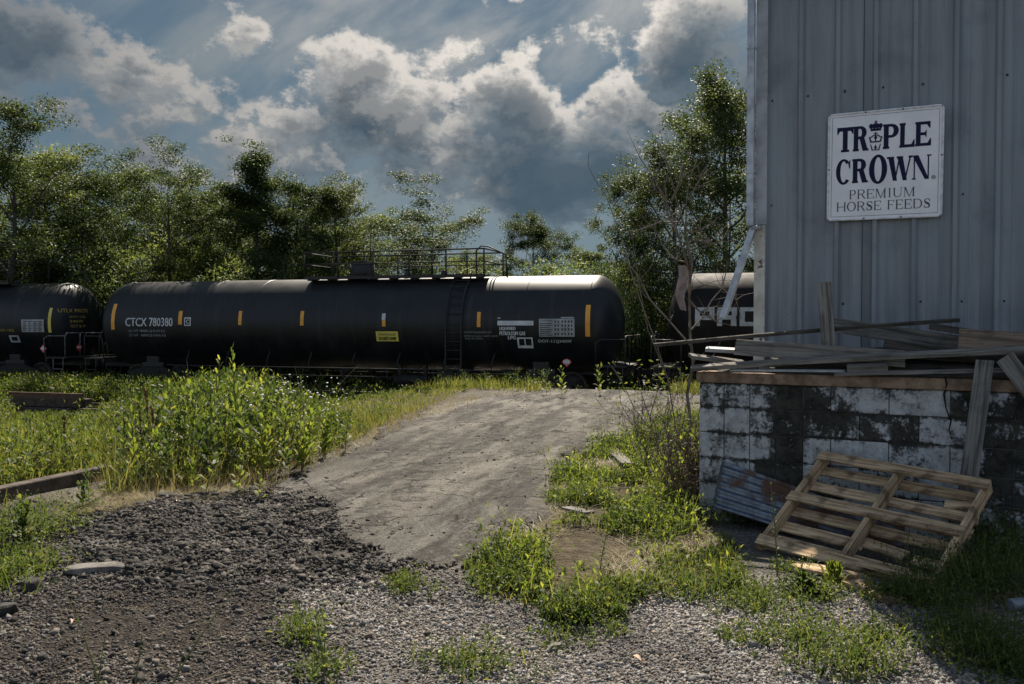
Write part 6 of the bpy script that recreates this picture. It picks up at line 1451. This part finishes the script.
for k in range(110):
    p0 = r_.choice(main_st + tw); i = r_.randrange(1, len(p0) - 1); px, py, dz = p0[i]; a_ = r_.uniform(-2.6, -.4); L = r_.uniform(12, 34); pts = [(px, py, dz)]
    for j in range(3): a_ += r_.uniform(-.35, .35); px += cos(a_) * L / 3; py += sin(a_) * L / 3; dz += r_.uniform(-.08, .08); pts.append((px, py, dz))
    P = [p - base for p in stem_path(pts, SD)]; mb.tube(P, [.004, .003, .002, .0012], 4)
mb.build('branch', M_DEADWOOD, sap)
# long arching vine left of it
vb = Vector((at(672, 455, 8.9).x, 8.9, hz(at(672, 455, 8.9).x, 8.9)))
vine = empty('arching_cane', vb, 0, 'long thin cane arching up to a hook left of the bare sapling', 'dead cane'); mb = MB()
P = [at(px, py, 8.9) - vb for px, py in [(684, 460), (676, 430), (668, 380), (655, 340), (640, 300), (628, 262), (617, 225), (606, 196), (594, 178), (588, 165), (589, 153), (597, 150)]]; mb.tube(P, [.007, .0065, .006, .006, .0055, .005, .005, .004, .004, .003, .0025, .002], 5); mb.build('cane', M_DEADWOOD, vine)
P = [at(px, py, 8.9) - vb for px, py in [(668, 380), (648, 330), (640, 290), (634, 250), (630, 215), (624, 180), (620, 150)]]; mb = MB(); mb.tube(P, [.005, .0045, .004, .0035, .003, .0025, .002], 5); mb.build('side_cane', M_DEADWOOD, vine)
# bramble thicket
bb_ = Vector((at(688, 470, 8.1).x, 8.1, hz(at(688, 470, 8.1).x, 8.1)))
def bramble(name, cx, cyb, D, n, spread, hmin, hmax, mat_, label, seed):
    r = random.Random(seed); b0 = at(cx, cyb, D); b0.z = hz(b0.x, D); root = empty(name, b0, 0, label, 'dead shrub'); mb = MB()
    for k in range(n):
        a_ = r.uniform(0, 2 * pi); h = r.uniform(hmin, hmax); sp = r.uniform(.1, 1) * spread; p = Vector((r.gauss(0, .10), r.gauss(0, .10), 0)); pts = [p.copy()]; m = 6
        for i in range(1, m + 1): u = i / m; pts.append(p + Vector((cos(a_) * sp * u ** 1.2, sin(a_) * sp * u ** 1.2, h * (u - .25 * u * u * r.uniform(0, 1.6)))) + Vector((r.gauss(0, .02), r.gauss(0, .02), r.gauss(0, .02))))
        r0 = r.uniform(.003, .008); mb.tube(pts, [r0 * (1 - .7 * i / m) for i in range(m + 1)], 4)
        for j in range(3):
            i = r.randrange(2, m); q_ = pts[i]; d = Vector((r.gauss(0, 1), r.gauss(0, 1), r.uniform(.1, 1.2))).normalized() * r.uniform(.08, .3); mb.tube([q_, q_ + d * .5 + Vector((r.gauss(0, .01), 0, .01)), q_ + d], [r0 * .5, r0 * .35, r0 * .2], 3)
    mb.build('canes', mat_, root)
    P = np.array([[r.gauss(0, spread * .4), r.gauss(0, spread * .4), r.uniform(.1, hmax * .8)] for _ in range(260)]); V, F = leaf_cards(P, rng.uniform(.03, .07, len(P)), rng.uniform(.015, .03, len(P)), .6); link('leaves', np_mesh('leaves', V, F), M_WEEDBRIGHT if seed % 2 else M_WEED, root)
bramble('bramble', 692, 478, 7.6, 130, .34, .35, .95, M_BRAMBLE, 'dense brown bramble against the left end of the block wall', 3)
bramble('bramble', 668, 450, 9.2, 46, .75, .5, 1.5, M_DEADWOOD, 'grey twiggy shrub spreading left at the foot of the bare sapling', 4)
bramble('bramble', 640, 420, 11.5, 20, .8, .4, 1.1, M_DEADWOOD, 'sparse twiggy shrub at the road edge left of the sapling', 6)
# scrap of pale cloth caught in the sapling
mb = MB(); cpt = at(682, 288, SD - .04); n = 9
vs = []; r_ = random.Random(5)
for j in range(n):
    for i in range(5): vs.append(cpt + Vector(((i - 2) * .022 * (1.2 - abs(j - 3) * .1) + .02 * sin(j * .9), .02 * sin(i * 1.7 + j), (4 - j) * .052 + r_.uniform(-.01, .01))))
mb.add(vs, [(j * 5 + i, j * 5 + i + 1, j * 5 + 6 + i, j * 5 + 5 + i) for j in range(n - 1) for i in range(4)], True)
mb.build('cloth_scrap', simple('faded cloth', (.36, .29, .26), (.24, .18, .16), .9, scale=9), label='faded torn cloth scrap snagged on the bare sapling', cat='cloth scrap')

# --- small things on the ground
a = ground_at(-12, 505); b = ground_at(136, 472); a.z += .05; b.z += .05
plank('timber_edging', a, b, .13, .16, simple('old timber', (.10, .075, .06), (.045, .035, .03), .95, scale=7, bmp=.5), 'long old dark timber edging half buried at the left below the field', 'timber', seed=70)
a = ground_at(30, 508); b = ground_at(112, 493)
def leaf_litter(px, py, L, yaw, label):
    p = ground_at(px, py); mb = MB(); vs = []
    for i in range(7):
        u = i / 6; w = .35 * L * sin(pi * min(1, u * 1.02 + .02)) ** .8
        vs += [((u - .5) * L, -w / 2, .012 + .02 * sin(u * 3)), ((u - .5) * L, 0, .004 + .02 * sin(u * 3)), ((u - .5) * L, w / 2, .012 + .02 * sin(u * 3))]
    mb.add(vs, [(i * 3 + k, i * 3 + k + 1, i * 3 + 4 + k, i * 3 + 3 + k) for i in range(6) for k in (0, 1)], True)
    o = mb.build('dead_leaf', simple('dead leaf', (.50, .36, .25), (.36, .24, .16), .8), loc=(p.x, p.y, p.z + .012), label=label, cat='leaf'); o.rotation_euler = (0, 0, yaw)
leaf_litter(636, 668, .085, -1.0, 'pale tan dead leaf on the gravel at the bottom edge')
leaf_litter(73, 628, .06, -1.3, 'small pale dead leaf on the dark rubble at the left')
p = ground_at(1010, 616); mb = MB(); ax = Vector((1, .35, 0)).normalized()
mb.tube([p + Vector((0, 0, .05)), p + Vector((0, 0, .05)) + ax * .005, p + Vector((0, 0, .05)) + ax * .09, p + Vector((0, 0, .05)) + ax * .12, p + Vector((0, 0, .05)) + ax * .13], [.026, .033, .033, .028, .022], 20)
mb.build('drink_can', simple('dull can', (.10, .14, .18), (.22, .25, .28), .45, metal=.5), label='crumpled blue grey drink can in the shade at the right edge', cat='can')
p = ground_at(621, 384); mb = MB(); mb.tube([p, p + Vector((0, 0, .35))], .03, 8); mb.box(p.x - .12, p.x + .12, p.y - .03, p.y + .03, p.z + .14, p.z + .24)
mb.build('marker_stake', simple('faded orange', (.45, .12, .05), None, .7), label='short faded orange marker stake at the far road edge', cat='marker stake')
